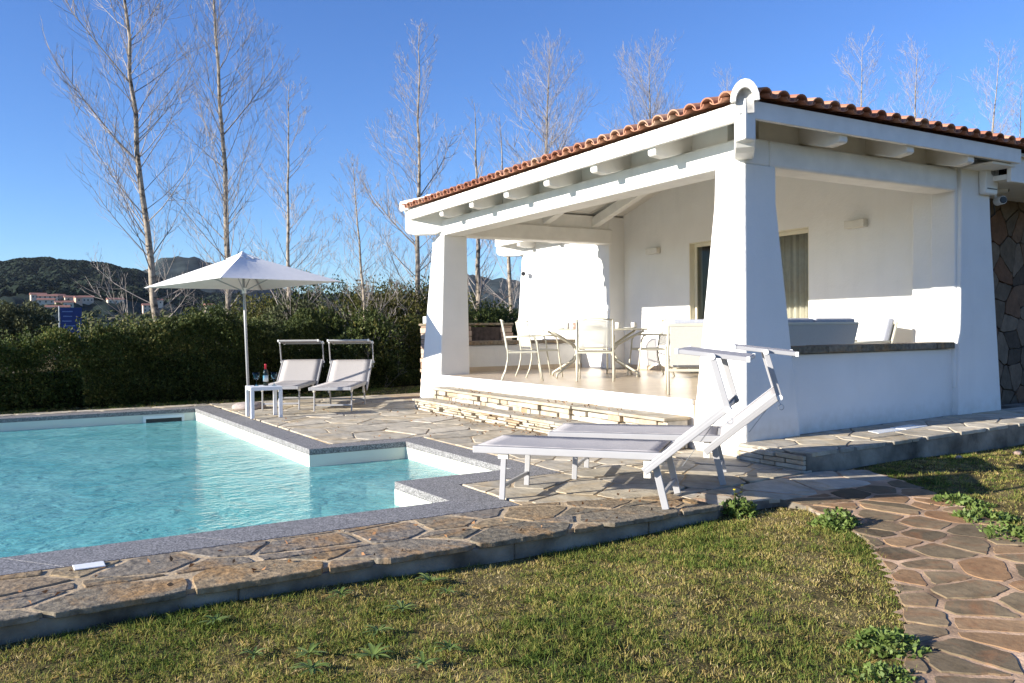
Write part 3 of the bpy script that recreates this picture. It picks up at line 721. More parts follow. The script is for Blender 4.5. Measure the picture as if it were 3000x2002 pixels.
part(MB().add([(4.02,1.6,.5),(7,1.6,.5),(7,5.6,.5),(4.02,5.6,.5),(4.02,1.6,3),(7,1.6,3),(7,5.6,3),(4.02,5.6,3)],[(0,1,2,3),(7,6,5,4),(4,5,1,0),(5,6,2,1),(6,7,3,2)]),'living_room',M['room'],0)
# left wing with its own eave
WX=3.36
part(MB().hexa([(WX,6.9,0),(4.2,6.9,0),(4.2,9.95,0),(WX-.06,9.95,0)],[(WX,6.9,3.2),(4.2,6.9,3.2),(4.2,9.62,3.2),(WX,9.62,3.2)]),'wing_wall',P_,.03)
part(MB().box(WX-.02,WX+.2,6.9,9.66,2.80,3.04),'beam',WW,.02)
part(MB().box(WX-.44,WX-.39,6.6,10.06,3.05,3.215),'fascia',WW,.006)
part(MB().box(WX-.388,4.4,10.01,10.06,3.05,3.215),'fascia',WW,.006)
for y in (9.15,8.1,7.2):
    r_=MB(); pr=[(WX-.39,3.09),(WX-.39,2.985),(WX-.23,2.95),(WX+.3,3.0),(WX+.3,3.2)]; n_=len(pr)
    r_.add([(x,y-.06,z) for x,z in pr]+[(x,y+.06,z) for x,z in pr],[tuple(range(n_)),tuple(range(2*n_-1,n_-1,-1))]+[(i,i+n_,(i+1)%n_+n_,(i+1)%n_) for i in range(n_)]); part(r_,'rafter',WW,.01)
hip((WX-.40,10.02),(1,-1))
part(MB().add([(WX-.40,6.6,3.17),(WX-.40,10.02,3.17),(5.2,8.2,3.75),(5.2,6.6,3.75)],[(0,1,2,3)]),'ceiling',M['boards'],0)
tl = MB(); y=7.2
while y < 10.05:
    barrel(tl, Vector((WX-.45,y,3.215)), upF, Vector((0,1,0)),0,max(.3,min(2.0,(10.06-y)*1.03)),per,rt); y+=per
part(tl,'roof_tiles',M['tile'],0)
# right hand stone wing and its soffit
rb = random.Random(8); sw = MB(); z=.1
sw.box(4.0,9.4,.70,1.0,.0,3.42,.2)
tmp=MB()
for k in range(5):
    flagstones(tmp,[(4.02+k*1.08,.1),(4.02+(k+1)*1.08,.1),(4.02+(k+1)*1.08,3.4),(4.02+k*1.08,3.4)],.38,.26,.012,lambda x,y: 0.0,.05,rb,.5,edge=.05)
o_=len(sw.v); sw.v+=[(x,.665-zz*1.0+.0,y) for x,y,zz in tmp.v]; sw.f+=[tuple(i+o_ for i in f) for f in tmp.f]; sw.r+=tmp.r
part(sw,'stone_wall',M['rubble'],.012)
part(MB().box(4.1,9.4,-.28,.69,2.93,2.99),'soffit',WW,.006)
part(MB().box(3.98,9.4,-.30,-.25,2.90,3.25),'fascia',WW,.006)

# steps of stacked ledge stone up to the porch
stp = thing('stone_steps','pair of pale stacked stone steps running along the front of the porch','steps',(-.3,3.6,0))
def step(x0, x1, z0, z1, yA, yB, name, rng):
    b = MB(); b.box(x0+.06,x1,yA+.03,yB-.03,z0,z1-.03,.5); rows=4; h=(z1-.032-z0)/rows
    for k in range(rows):
        y=yA
        while y < yB-.02:
            L=rng.uniform(.07,.38)*rng.choice((.7,1,1.2)); e=min(y+L,yB); hh = h*rng.uniform(.70,1.0)
            if rng.random()<.95: b.box(x0-rng.uniform(-.03,.035),x0+.07,y+.004,e-.006,z0+k*h+.003,z0+k*h+hh,rng.random())
            y=e
        for ye,s_ in ((yA,1),(yB,-1)):
            x=x0+.01
            while x < x1-.05:
                L=rng.uniform(.12,.3); e=min(x+L,x1-.02); a,c=sorted((ye-s_*rng.uniform(0,.02),ye+s_*.05)); b.box(x,e-.006,a,c,z0+k*h+.003,z0+(k+1)*h-.004,rng.random()); x=e
    o = b.build(name, M['ledge'], stp, bevel=.006, seg=1, loc=(.3,-3.6,0))
    t = MB(); y=yA-.03
    while y < yB:
        L=rng.uniform(.5,1.1); e=min(y+L,yB+.03)
        xm = x0+(x1-x0)*rng.uniform(.45,.6)
        t.box(x0-.03-rng.uniform(0,.03),x1,y+.004,e-.006,z1-.034,z1+rng.uniform(-.003,.003),rng.random()); y=e
    t.build('tread', M['slab_pale'], o, bevel=.006, seg=1)
rs=random.Random(31)
step(-.60,-.30,0,.17,.775,6.42,'lower_step',rs)
step(-.32,-.002,0,.335,.775,6.34,'upper_step',rs)

# ------------------------------------------------------------------ things fixed to the villa
def wall_lamp(y, label):
    t = thing('wall_lamp', label, 'wall lamp', (3.70,y,2.60), 0, 'wall lamps on the porch back wall')
    MB().box(-.10,-.012,-.15,.15,-.05,.05).build('shade', M['ceramic'], t, bevel=.004)
    MB().box(-.011,-.001,-.10,.10,-.04,.04).build('wall_plate', M['plastic_white'], t)
wall_lamp(5.66,'small white box lamp on the back wall above the dining table')
wall_lamp(1.53,'white box lamp on the wall right of the beige curtain')
al = thing('alarm_box','tall white alarm siren box high on the right hand pillar','alarm',(3.97,-.012,2.945),0)
MB().hexa([(-.13,-.07,-.165),(.13,-.07,-.165),(.13,.01,-.165),(-.13,.01,-.165)],[(-.14,-.09,.155),(.14,-.09,.155),(.14,.01,.155),(-.14,.01,.155)]).build('case', M['plastic_white'], al, bevel=.02)
MB().box(-.10,.10,-.082,-.077,-.105,-.094).build('lens_strip', M['dark_plastic'], al)
em=MB().lathe([(.0,0),(.045,0),(.045,.003),(0,.003)],16).build('emblem', M['steel'], al); em.rotation_euler=(PI/2,0,0); em.location=(0,-.0885,.10)
def camera_dome(name,label,loc,rz):
    t = thing(name,label,'security camera',loc,rz,'security cameras on the house')
    b = MB(); b.tube([(0,.02,.0),(0,-.10,0)],[.055,.05],12); b.build('housing', M['plastic_white'], t, smooth=False, bevel=.004)
    MB().tube([(0,-.095,0),(0,-.112,0)],[.045,.04],12).build('lens', M['dark_plastic'], t)
    MB().tube([(0,.02,.0),(0,.06,.03),(0,.06,.08)],.015,6).build('bracket', M['plastic_white'], t)
    return t
camera_dome('security_camera','small white camera with a dark round eye below the alarm box',(4.31,.03,2.74),rad(-30))
t = camera_dome('security_camera','white bullet camera against the stone wall right of the alarm box',(4.66,.22,2.94),rad(35))
t = camera_dome('security_camera','tiny camera with a black eye on the bright wing wall seen through the porch',(3.22,9.35,2.42),rad(-40))
bw = MB().tube([(4.31,.08,2.70),(4.4,.12,2.6),(4.55,.4,2.5),(4.62,.655,2.54)],.008,5).build('camera_cable', M['dark_plastic'])
tag(bw,'thin black cable looping below the camera on the stone wall','cable')

# ------------------------------------------------------------------ sun loungers
def make_lounger():
    t = thing('sun_lounger','', 'sun lounger')
    w=.31; fr=MB(); m=M['metal_white']
    for y in (-w,w): fr.box(0,1.40,y-.016,y+.016,.34,.392)
    fr.box(.0,.03,-w+.016,w-.016,.342,.39); fr.box(1.36,1.39,-w+.016,w-.016,.342,.385)
    fr.build('frame', m, t, bevel=.006)
    sl_=MB(); k=14; vs=[]; fs=[]
    for i in range(k+1):
        x=.03+1.33*i/k
        for j in range(7):
            y=-w+.01+(2*w-.02)*j/6; sag=-.018*math.sin(PI*i/k)*math.sin(PI*j/6)+.002*math.sin(i*2.3+j*.4); vs.append((x,y,.3915+sag+ .0035))
    for i in range(k):
        for j in range(6): a=i*7+j; fs.append((a,a+7,a+8,a+1))
    for y in (-w,w): MB().box(.012,1.39,y-.0105,y+.0105,.3921,.3945).build('sling_groove', M['groove'], t)
    sl_.add(vs,fs); o=sl_.build('seat_sling', M['sling'], t, smooth=True); sm=o.modifiers.new('s','SOLIDIFY'); sm.thickness=.004
    for y,s_ in ((-w+.02,-1),(w-.02,1)):
        MB().bar((.235,y,.345),(.215,y,.0),.02,.042,(1,0,0)).build('leg', m, t, bevel=.004)
        MB().bar((1.33,y,.345),(1.41,y,.0),.02,.048,(1,0,0)).build('leg', m, t, bevel=.004)
    MB().bar((.222,-w+.03,.10),(.222,w-.03,.10),.02,.028).build('crossbar', m, t, bevel=.003)
    MB().bar((1.387,-w+.03,.10),(1.387,w-.03,.10),.02,.028).build('crossbar', m, t, bevel=.003)
    for y in (-w+.02,w-.02):
        MB().box(.19,.27,y-.014,y+.014,.30,.345).build('hinge_bracket', M['paper'], t, bevel=.004)
        MB().box(1.26,1.31,y-.014,y+.014,.21,.335).build('hinge_bracket', M['paper'], t, bevel=.004)
    # back rest: two long tubes from below the seat up to the head end
    A=Vector((1.27,0,.262)); B=Vector((1.845,0,.728)); bk=MB(); w2=.345
    for y in (-w2,w2):
        bk.bar(A+Vector((0,y,0)),B+Vector((0,y,0)),.026,.056,(0,0,1))
        bk.bar(A+Vector((.01,y-.004,.01)),B+Vector((0,y-.004,0)),.02,.012,(0,0,1))
    bk.bar(B+Vector((-.03,-w2,-.025)),B+Vector((-.03,w2,-.025)),.026,.03); bk.build('backrest_frame', m, t, bevel=.006)
    vs=[]; fs=[]; k=8; A2=A+(B-A)*.22
    for i in range(k+1):
        p=A2+(B-A2)*(i/k)
        for j in range(7):
            y=-w2+.01+(2*w2-.02)*j/6; sag=-.02*math.sin(PI*i/k)*math.sin(PI*j/6); vs.append((p.x+.6*-sag*0+ -.012-sag*-.6,y,p.z+.020+sag*.8))
    for i in range(k):
        for j in range(6): a=i*7+j; fs.append((a,a+7,a+8,a+1))
    o=MB().add(vs,fs).build('backrest_sling', M['sling'], t, smooth=True); sm=o.modifiers.new('s','SOLIDIFY'); sm.thickness=.004
    C_=Vector((1.735,0,1.052))
    for y in (-w2-.03,w2+.03):
        a=MB(); a.bar(B+Vector((-.01,y,-.03)),C_+Vector((0,y,0)),.016,.042,(1,0,0)); o=a.build('canopy_arm', m, t, bevel=.004)
        for q in (B+Vector((-.01,y,-.025)),C_+Vector((0,y,0))): MB().tube([q-Vector((0,.014,0)),q+Vector((0,.014,0))],.022,10).build('pivot', M['plastic_white'], o)
    # canopy panel, slightly tilted and pushed forward
    L_=Vector((1.50,0,1.088)); R_=Vector((1.965,0,1.032)); cn=MB()
    for y in (-w2,w2): cn.bar(L_+Vector((0,y,0)),R_+Vector((0,y,0)),.02,.03)
    for p in (L_,R_): cn.bar(p+Vector((0,-w2+.01,0)),p+Vector((0,w2-.01,0)),.02,.024)
    cn.build('canopy_frame', m, t, bevel=.004)
    d=(R_-L_); up=Vector((d.z*-1,0,d.x)).normalized()
    cs=MB().add([L_+Vector((0,-w2+.01,.016)),R_+Vector((0,-w2+.01,.016)),R_+Vector((0,w2-.01,.016)),L_+Vector((0,w2-.01,.016))],[(0,1,2,3)]).build('canopy_cloth', M['sling'], t)
    sm=cs.modifiers.new('s','SOLIDIFY'); sm.thickness=.005
    for p in (L_,R_):
        for y in (-w2,w2): MB().box(p.x-.012,p.x+.012,y-.014,y+.014,p.z-.018,p.z+.02).build('end_cap', M['plastic_white'], t, bevel=.003)
    rg=MB(); c=B+Vector((.0,-w2-.02,-.10)); rg.tube([c+Vector((.02*math.cos(a*PI/6),0,.02*math.sin(a*PI/6))) for a in range(13)],.003,5,cap=False); rg.tube([c+Vector((0,0,.02)),B+Vector((-.02,-w2-.015,-.05))],.0025,4)
    rg.build('pull_ring', M['steel'], t)
    MB().tube([B+Vector((-.06,-w2+.01,-.06)),Vector((1.52,-w+.02,.30))],.002,4).build('prop_wire', M['steel'], t)
    return t
def put(o, foot_mid, az, label):
    o.location=(foot_mid[0],foot_mid[1],.002); o.rotation_euler=(0,0,rad(az)); o['label']=label; o['group']='white sun loungers on the terrace'
l1=make_lounger(); l2=copy_tree(l1); l3=copy_tree(l1); l4=copy_tree(l1)
put(l1,(-2.805,-.033),-49.5,'nearest white sun lounger, its foot end beside the grey pool edge')
put(l2,(-1.927,.348),-45.5,'white sun lounger at the foot of the near white pillar, half hidden by another')
put(l3,(-2.52,7.376),61.6,'far white sun lounger directly behind the small white table')
put(l4,(-1.917,6.628),60,'far white sun lounger next to the porch steps, right of its twin')

# ------------------------------------------------------------------ side table, wine, glasses
tb = thing('side_table','small white square side table at the edge of the pool terrace','table',(-2.90,6.66,.002),rad(-3))
MB().box(-.225,.225,-.225,.225,.40,.455).build('table_top', M['table_white'], tb, bevel=.006)
for x in (-.2,.2):
    for y in (-.2,.2): MB().box(x-.025,x+.025,y-.025,y+.025,0,.399).build('leg', M['table_white'], tb, bevel=.004)
bo = thing('wine_bottle','dark wine bottle with a red capsule on the small white table','bottle',(-2.86,6.70,.459))
MB().lathe([(0.0,0),(.036,0),(.037,.01),(.037,.185),(.03,.215),(.014,.245),(.0135,.25),(0,.25)],18).build('body', M['bottle'], bo, smooth=True)
MB().lathe([(.0,.238),(.0155,.238),(.015,.30),(.0165,.302),(.0165,.318),(0,.318)],14).build('capsule', M['foil'], bo, smooth=True)
MB().lathe([(.0375,.06),(.0378,.06),(.0378,.15),(.0375,.15)],18).build('bottle_label', M['paper'], bo, smooth=True)
def goblet(x,y,label):
    t = thing('wine_glass',label,'glass',(x,y,.459),0,'blue goblets beside the wine bottle')
    MB().lathe([(0,.085),(.03,.09),(.046,.12),(.05,.16),(.047,.195),(.044,.195),(.047,.16),(.043,.123),(.028,.095),(0,.09)],18).build('bowl', M['glass_blue'], t, smooth=True)
    MB().lathe([(0,0),(.036,0),(.036,.004),(.006,.012),(.005,.085),(.012,.09),(0,.09)],14).build('stem', M['glass_blue'], t, smooth=True)
goblet(-2.995,6.72,'blue tinted goblet left of the wine bottle'); goblet(-2.76,6.62,'blue tinted goblet right of the wine bottle')

# ------------------------------------------------------------------ parasol
um = thing('parasol','large square off white parasol with a slightly leaning pole','parasol',(-2.79,8.12,0))
nz = Vector((-.022,.020,1)).normalized(); e1=Vector((math.cos(.364),math.sin(.364),0)); e1=(e1-nz*e1.dot(nz)).normalized(); e2=nz.cross(e1)
def up_(a,b,c): return e1*a+e2*b+nz*c
MB().tube([up_(0,0,.03),up_(0,0,2.50)],.022,12).build('pole', M['metal_white'], um, smooth=True)
MB().lathe([(0,0),(.25,0),(.27,.03),(.255,.07),(.19,.10),(.06,.115),(0,.115)],24).build('granite_base', M['granite_pink'], um, smooth=True)
H_=1.102; hc=2.023; ha=2.536-.02
k=12; vs=[]; fs=[]
def surf(s_,t_,drop=1):   # s_ 0 apex..1 edge, t_ around the square 0..4
    q=int(t_)%4; f=t_-int(t_); cs=[(-1,-1),(1,-1),(1,1),(-1,1)]; a=cs[q]; b=cs[(q+1)%4]
    x=a[0]+(b[0]-a[0])*f; y=a[1]+(b[1]-a[1])*f
    inn=1-.035*math.sin(PI*f)*s_; x*=inn; y*=inn
    z=ha+(hc-ha)*s_ -.028*math.sin(PI*s_)*(math.sin(PI*f)) +.0
    return up_(x*H_*s_,y*H_*s_,z)
nt_=32
for i in range(k+1):
    s_=.075+(1-.075)*i/k
    for j in range(nt_): vs.append(surf(s_,4*j/nt_))
for i in range(k):
    for j in range(nt_): fs.append((i*nt_+j,i*nt_+(j+1)%nt_,(i+1)*nt_+(j+1)%nt_,(i+1)*nt_+j))
cn=MB().add(vs,fs).build('canopy', M['canvas'], um); sm=cn.modifiers.new('s','SOLIDIFY'); sm.thickness=.004
vs=[up_(0,0,ha+.055)]; fs=[]
for i in range(1,5):
    for j in range(nt_):
        p=surf(.17*i/4,4*j/nt_); q=j%8; w_=.012*math.sin(j*2.4)*(i/4); vs.append(p+nz*(.035-.006*i+w_))
for j in range(nt_): fs.append((0,1+j,1+(j+1)%nt_))
for i in range(3):
    for j in range(nt_): fs.append((1+i*nt_+j,1+(i+1)*nt_+j,1+(i+1)*nt_+(j+1)%nt_,1+i*nt_+(j+1)%nt_))
vn=MB().add(vs,fs).build('vent_cap', M['canvas'], cn); sm=vn.modifiers.new('s','SOLIDIFY'); sm.thickness=.004
for a,b in ((-1,-1),(1,-1),(1,1),(-1,1)):
    MB().bar(up_(a*.02,b*.02,ha-.02),up_(a*H_*.985,b*H_*.985,hc-.012),.016,.022,nz).build('rib', M['metal_white'], um)
    MB().bar(up_(a*.025,b*.025,1.93),up_(a*H_*.46,b*H_*.46,ha+(hc-ha)*.46-.03),.012,.018,nz).build('strut', M['metal_white'], um)
MB().tube([up_(0,0,1.88),up_(0,0,1.97)],.035,10).build('runner', M['plastic_white'], um)

# ------------------------------------------------------------------ dining furniture on the porch
FZ=.501
def make_chair():
    t = thing('dining_chair','', 'chair'); m=M['metal_cream']
    w=.255
    for y in (-w,w):
        MB().tube([(-.33,y,0),(-.27,y,.14),(-.235,y,.30),(-.235,y,.43),(-.262,y,.60),(-.315,y,.87)],.0125,7).build('leg', m, t, smooth=True)
        MB().tube([(.27,y,0),(.235,y,.2),(.205,y,.42),(.19,y,.56),(.16,y,.625),(.10,y,.645),(-.27,y,.635)],.0125,7).build('leg', m, t, smooth=True)
    MB().tube([(-.30,-w,.865),(-.335,-.1,.885),(-.335,.1,.885),(-.30,w,.865)],.013,6).build('top_rail', m, t, smooth=True)
    f=MB(); f.bar((.20,-w,.415),(.20,w,.415),.02,.025); f.bar((-.235,-w,.405),(-.235,w,.405),.02,.025)
    for y in (-w,w): f.bar((-.235,y,.412),(.20,y,.418),.02,.026)
    f.build('frame', m, t, bevel=.003)
    vs=[]; fs=[]; k=10
    for i in range(k+1):
        for j in range(7):
            y=-w+.012+(2*w-.024)*j/6; vs.append((.20-.435*i/k,y,.43-.02*math.sin(PI*i/k)*math.sin(PI*j/6)))
    for i in range(k):
        for j in range(6): a=i*7+j; fs.append((a,a+7,a+8,a+1))
    o=MB().add(vs,fs).build('seat_sling', M['sling_pale'], t, smooth=True); s_=o.modifiers.new('s','SOLIDIFY'); s_.thickness=.004
    vs=[]; fs=[]
    for i in range(k+1):
        z=.47+.40*i/k; x=-.238-.075*((z-.43)/.44)**1.3
        for j in range(7):
            y=-w+.012+(2*w-.024)*j/6; vs.append((x-.022*math.sin(PI*j/6),y,z))
    for i in range(k):
        for j in range(6): a=i*7+j; fs.append((a,a+1,a+8,a+7))
    o=MB().add(vs,fs).build('back_sling', M['sling_mesh'], t, smooth=True); s_=o.modifiers.new('s','SOLIDIFY'); s_.thickness=.003
    return t
def mesh_fabric():
    m, nt, out = mat('open_mesh_fabric'); n = N(nt)
    p = n('BsdfPrincipled'); p.inputs['Base Color'].default_value=(.60,.59,.53,1); p.inputs['Roughness'].default_value=.8
    tr=n('BsdfTransparent'); ms=n('MixShader'); ms.inputs[0].default_value=.52
    n.link(tr.outputs[0],ms.inputs[1]); n.link(p.outputs[0],ms.inputs[2]); n.link(ms.outputs[0],out.inputs['Surface']); return m
M['sling_mesh']=mesh_fabric()
c0=make_chair()
chairs=[((.42,4.76),-30,'cream armchair at the left end of the dining table, seen in profile nearest the steps'),
 ((1.09,5.36),-12,'cream armchair behind the leftmost one, its open mesh back turned to us'),
 ((1.20,4.03),51,'cream armchair in front of the dining table with its back to the camera'),
 ((2.35,5.72),-128,'cream armchair on the far side of the dining table, mostly hidden'),
 ((2.50,4.42),158,'cream armchair at the right end of the dining table')]
for i,(p,az,lb) in enumerate(chairs):
    o = c0 if i==0 else copy_tree(c0)
    o.location=(p[0],p[1],FZ); o.rotation_euler=(0,0,rad(az)); o['label']=lb; o['group']='dining chairs around the porch table'
dt = thing('dining_table','long cream dining table on curved crossing legs under the porch','table',(1.74,4.80,FZ),rad(-28))
vs=[(.80*abs(math.cos(a))**.55*(1 if math.cos(a)>=0 else -1),.46*abs(math.sin(a))**.55*(1 if math.sin(a)>=0 else -1)) for a in [2*PI*i/40 for i in range(40)]]
MB().prism(vs,.715,.742).build('table_top', M['metal_cream'], dt, bevel=.005)
for a in (-1,1):
    for b in (-1,1):
        MB().tube([(a*.70,b*.36,.705),(a*.56,b*.28,.63),(a*.34,b*.13,.50),(a*.27,b*.07,.38),(a*.34,b*.13,.25),(a*.56,b*.28,.10),(a*.62,b*.32,.06),(a*.635,b*.33,.0)],.018,8).build('leg', M['metal_cream'], dt, smooth=True)
    MB().tube([(a*.27,-.075,.38),(a*.27,.075,.38)],.015,6).build('crossbar', M['metal_cream'], dt)
MB().tube([(-.27,0,.38),(.27,0,.38)],.012,6).build('stretcher', M['metal_cream'], dt)
TZ=FZ+.743
Rz=Matrix.Rotation(rad(-28),3,'Z')
def onT(u,v): p=Rz@Vector((u,v,0)); return (1.74+p.x,4.80+p.y,TZ)
def mug(u,v,label,brown,rz):
    t=thing('mug',label,'mug',onT(u,v),rz,'mugs on the dining table')
    MB().lathe([(0,0),(.036,0),(.04,.006),(.041,.095),(.037,.095),(.036,.01),(0,.01)],16).build('cup', M['ceramic_brown'] if brown else M['ceramic'], t, smooth=True)
    MB().tube([(.04,0,.078),(.068,0,.07),(.07,0,.03),(.04,0,.02)],.006,6).build('handle', M['ceramic'], t, smooth=True)
mug(-.45,-.18,'cream mug with its handle to the left at the left end of the table',False,rad(170))
mug(-.33,-.22,'brown banded mug at the left end of the dining table',True,rad(30))
mug(.33,-.2,'tall cream mug in the middle of the table by the candle',False,rad(60))
mug(.62,.05,'cream mug alone at the right end of the dining table',False,rad(0))
def plate(u,v,label):
    t=MB().lathe([(0,0),(.07,0),(.12,.014),(.122,.017),(.07,.006),(0,.006)],24).build('plate', M['china'], smooth=True, loc=onT(u,v)); tag(t,label,'plate','plates laid on the dining table')
plate(-.50,.02,'white plate at the left end of the dining table'); plate(-.05,-.25,'white plate at the near side of the dining table'); plate(.12,.22,'white plate at the far side of the dining table'); plate(.52,-.15,'white plate near the right end of the dining table')
cd_=thing('candle','tall thin white candle standing on the dining table','candle',onT(.20,.02))
MB().tube([(0,0,.02),(0,0,.29)],.011,8).build('wax', M['china'], cd_); MB().lathe([(0,0),(.035,0),(.035,.008),(.016,.016),(.014,.03),(0,.03)],12).build('holder', M['steel'], cd_)
bk=MB().box(-.12,.12,-.08,.08,0,.05).build('bread_basket', M['rock'], bevel=.02, loc=onT(-.02,-.05)); tag(bk,'reddish woven bread basket in the middle of the dining table','basket')

# lounge group
def lounge(name,label,cat,loc,az,w,seats,group=None):
    t=thing(name,label,cat,loc,rad(az),group); m=M['metal_cream']; h=w/2
    for y in (-h,h):
        MB().tube([(-.36,y,0),(-.31,y,.28),(-.33,y,.45),(-.42,y,.78)],.016,7).build('leg', m, t, smooth=True)
        MB().tube([(.33,y,0),(.31,y,.25),(.30,y,.48),(.27,y,.54),(-.33,y,.55)],.016,7).build('leg', m, t, smooth=True)
    MB().bar((-.42,-h,.775),(-.42,h,.775),.03,.03).build('top_rail', m, t, bevel=.004)
    f=MB(); f.bar((.30,-h,.28),(.30,h,.28),.03,.03); f.bar((-.31,-h,.27),(-.31,h,.27),.03,.03)
    for y in (-h,h): f.bar((-.31,y,.275),(.30,y,.285),.03,.03)
    f.build('frame', m, t, bevel=.004)
    vs=[(-.325,-h+.02,.33),(-.325,h-.02,.33),(-.425,h-.02,.76),(-.425,-h+.02,.76)]
    o=MB().add(vs,[(0,1,2,3)]).build('back_sling', M['sling_pale'], t); s_=o.modifiers.new('s','SOLIDIFY'); s_.thickness=.006
    sw_=(w-.06)/seats
    for i in range(seats):
        y0=-h+.03+i*sw_; y1=y0+sw_-.012
        MB().box(-.28,.30,y0,y1,.30,.40).build('seat_cushion', M['cushion'], t, bevel=.03, seg=3)
        c=MB(); c.hexa([(-.30,y0,.36),(-.20,y0,.36),(-.20,y1,.36),(-.30,y1,.36)],[(-.43,y0,.83),(-.33,y0,.84),(-.33,y1,.84),(-.43,y1,.83)]); c.build('back_cushion', M['cushion'], t, bevel=.03, seg=3)
    return t
lounge('lounge_chair','pale lounge armchair with a grey cushion, half hidden behind the near white pillar','armchair',(.78,1.46,FZ),51,.72,1,'lounge chairs of the porch')
lounge('garden_sofa','pale two seat garden sofa with grey cushions, its back to the low parapet','sofa',(1.60,.93,FZ),89,1.42,2)
lounge('lounge_chair','pale lounge armchair leaning back beside the sofa, against the sunlit wall','armchair',(2.95,1.10,FZ),155,.68,1,'lounge chairs of the porch')

# ------------------------------------------------------------------ barbecue beyond the far parapet
bq=thing('barbecue','rough stone barbecue counter with dark openings beyond the far parapet','barbecue',(1.2,8.6,0))
rb_=random.Random(2)
MB().box(-.5,1.3,-.25,.30,0,.92).build('base', M['plaster'], bq, bevel=.01)
def pier(x0,x1):
    b=MB(); z=0.0
    while z < 1.30:
        h=rb_.uniform(.07,.12); e=min(z+h,1.33); b.box(x0+rb_.uniform(-.015,.015),x1+rb_.uniform(-.015,.015),-.32+rb_.uniform(-.01,.02),.33,z,e-.006,rb_.uniform(.3,1)); z+=h
    b.build('pier', M['rubble_pink'], bq, bevel=.01)
M['rubble_pink']=attr_mat('pink_stone', [(0,(.25,.17,.13)),(.5,(.38,.27,.20)),(1,(.46,.36,.28))], .9, noise=.3, nscale=12, bump=.5, bscale=30)
for a,b_ in ((-.58,-.38),(.05,.20),(.85,1.1)): pier(a,b_)
MB().box(-.37,1.09,.05,.32,.93,1.28).build('fire_back', M['dark_mouth'], bq)
MB().box(.21,.84,-.30,.04,.93,1.30).build('brick_infill', M['dark_mouth'], bq)
MB().box(-.6,1.12,-.33,.36,1.333,1.375).build('top_slab', M['slab'], bq, bevel=.01)
cb=thing('charcoal_carton','white and orange carton with a dark end standing on the barbecue','carton',(.74,8.55,1.376),rad(-8))
MB().box(-.19,.03,-.1,.1,0,.13).build('body', M['plastic_white'], cb, bevel=.006); MB().box(-.17,-.03,-.104,-.101,.02,.11).build('printed_panel', M['carton_orange'], cb); MB().box(.032,.16,-.1,.1,0,.13).build('dark_end', M['carton_blue'], cb, bevel=.006)

# ------------------------------------------------------------------ road sign and village
sg=thing('road_sign','blue road sign with rows of pale lettering beyond the hedge','sign',(-4.12,40.5,.0),rad(-3))
MB().box(-.42,.52,-.02,.02,1.05,2.55).build('panel', M['sign_blue'], sg)
for i,(a,b_) in enumerate(((-.34,.10),(-.30,.05),(-.34,.02),(-.30,.16),(-.34,-.02))):
    z=2.33-i*.235; x=a; tx=MB()
    while x < b_:
        w_=random.uniform(.05,.11); tx.box(x,x+w_+.002,-.026,-.0215,z,z+random.uniform(.04,.06)); x+=w_
    tx.build('lettering', M['sign_text'], sg)
MB().tube([(-.47,0,-.4),(-.47,0,2.62)],.03,8).build('post', M['steel'], sg); MB().tube([(-.47,0,1.2),(-.70,.5,.0)],.025,6).build('brace', M['steel'], sg)

def far_house(px,z0,D,w,h,d,rz,shade,label,n=3,storeys=1,hip_=False):
    x0=-5.856+math.cos(px)*D; y0=-5.629+math.sin(px)*D
    t=thing('village_house',label,'house',(x0,y0,z0),rz,'houses of the village on the hillside')
    w2,d2=w/2,d/2
    wl=MB(); wl.box(-w2,w2,-d2,d2,-4,h,shade); wl.build('wall', M['far_wall'], t)
    e=.5; rh=w*.0+d*.22
    rf=MB().add([(-w2-e,-d2-e,h),(w2+e,-d2-e,h),(w2+e,d2+e,h),(-w2-e,d2+e,h),(-w2-e+ (d*.4 if hip_ else 0),0,h+rh),(w2+e-(d*.4 if hip_ else 0),0,h+rh)],[(3,2,1,0),(0,1,5,4),(1,2,5),(2,3,4,5),(3,0,4)])
    rf.build('roof', M['far_roof'], t)
    for s_ in range(storeys):
        for i in range(n):
            x=-w2+w*(i+.5)/n; zz=h*(s_+.38)/storeys
            MB().box(x-.55,x+.55,-d2-.06,-d2+.02,zz,zz+1.3).build('window', M['window_dark'], t)
def A_(px_): return yaw-math.atan((px_-1500)/2414)
hs=[(115,.0437,760,11,3.6,8,.1,.0,'low tiled house at the left end of the village, half behind the big shrub',4,1),
 (143,.0423,740,13.5,4.4,8,-.08,.55,'wide pinkish two storey house with dark openings',4,2),
 (177,.0427,755,7.2,5.0,7,.25,.95,'rose coloured house under the village hill crest',2,2),
 (138,.0382,715,11.5,3.2,7,-.1,.5,'low peach terrace house below the pinkish one',3,1),
 (174,.0355,690,4.5,4.0,6,.05,.1,'small pale house left of the yellow one',2,1),
 (203,.0358,685,6.6,4.4,7,-.05,.45,'square yellow house directly above the blue road sign',2,1),
 (212,.0410,735,10,3.2,7,.1,.0,'cream house with a dark tiled roof up the slope',2,1),
 (231,.0405,725,4.6,4.0,6,.2,.9,'narrow bright rose house right of the dark roofs',1,1),
 (255,.0412,750,10.5,4.6,7,-.05,.2,'long low house at the right end of the village row',4,1),
 (171,.0308,665,15,3.4,7,-.06,.35,'long ochre house front lowest on the slope',4,1),
 (340,.0390,740,12,4,7,.1,.3,'ochre house glimpsed between the bare branches',3,1),
 (432,.0330,690,6,5.4,7,0,.6,'peach house seen under the left tip of the parasol',2,2),
 (462,.0385,740,8,4.0,7,.1,.4,'pale ochre house behind the leaning tree trunk',2,1),
 (615,.0330,700,7,3.8,7,.1,.3,'tiny pale house behind the parasol pole',2,1)]
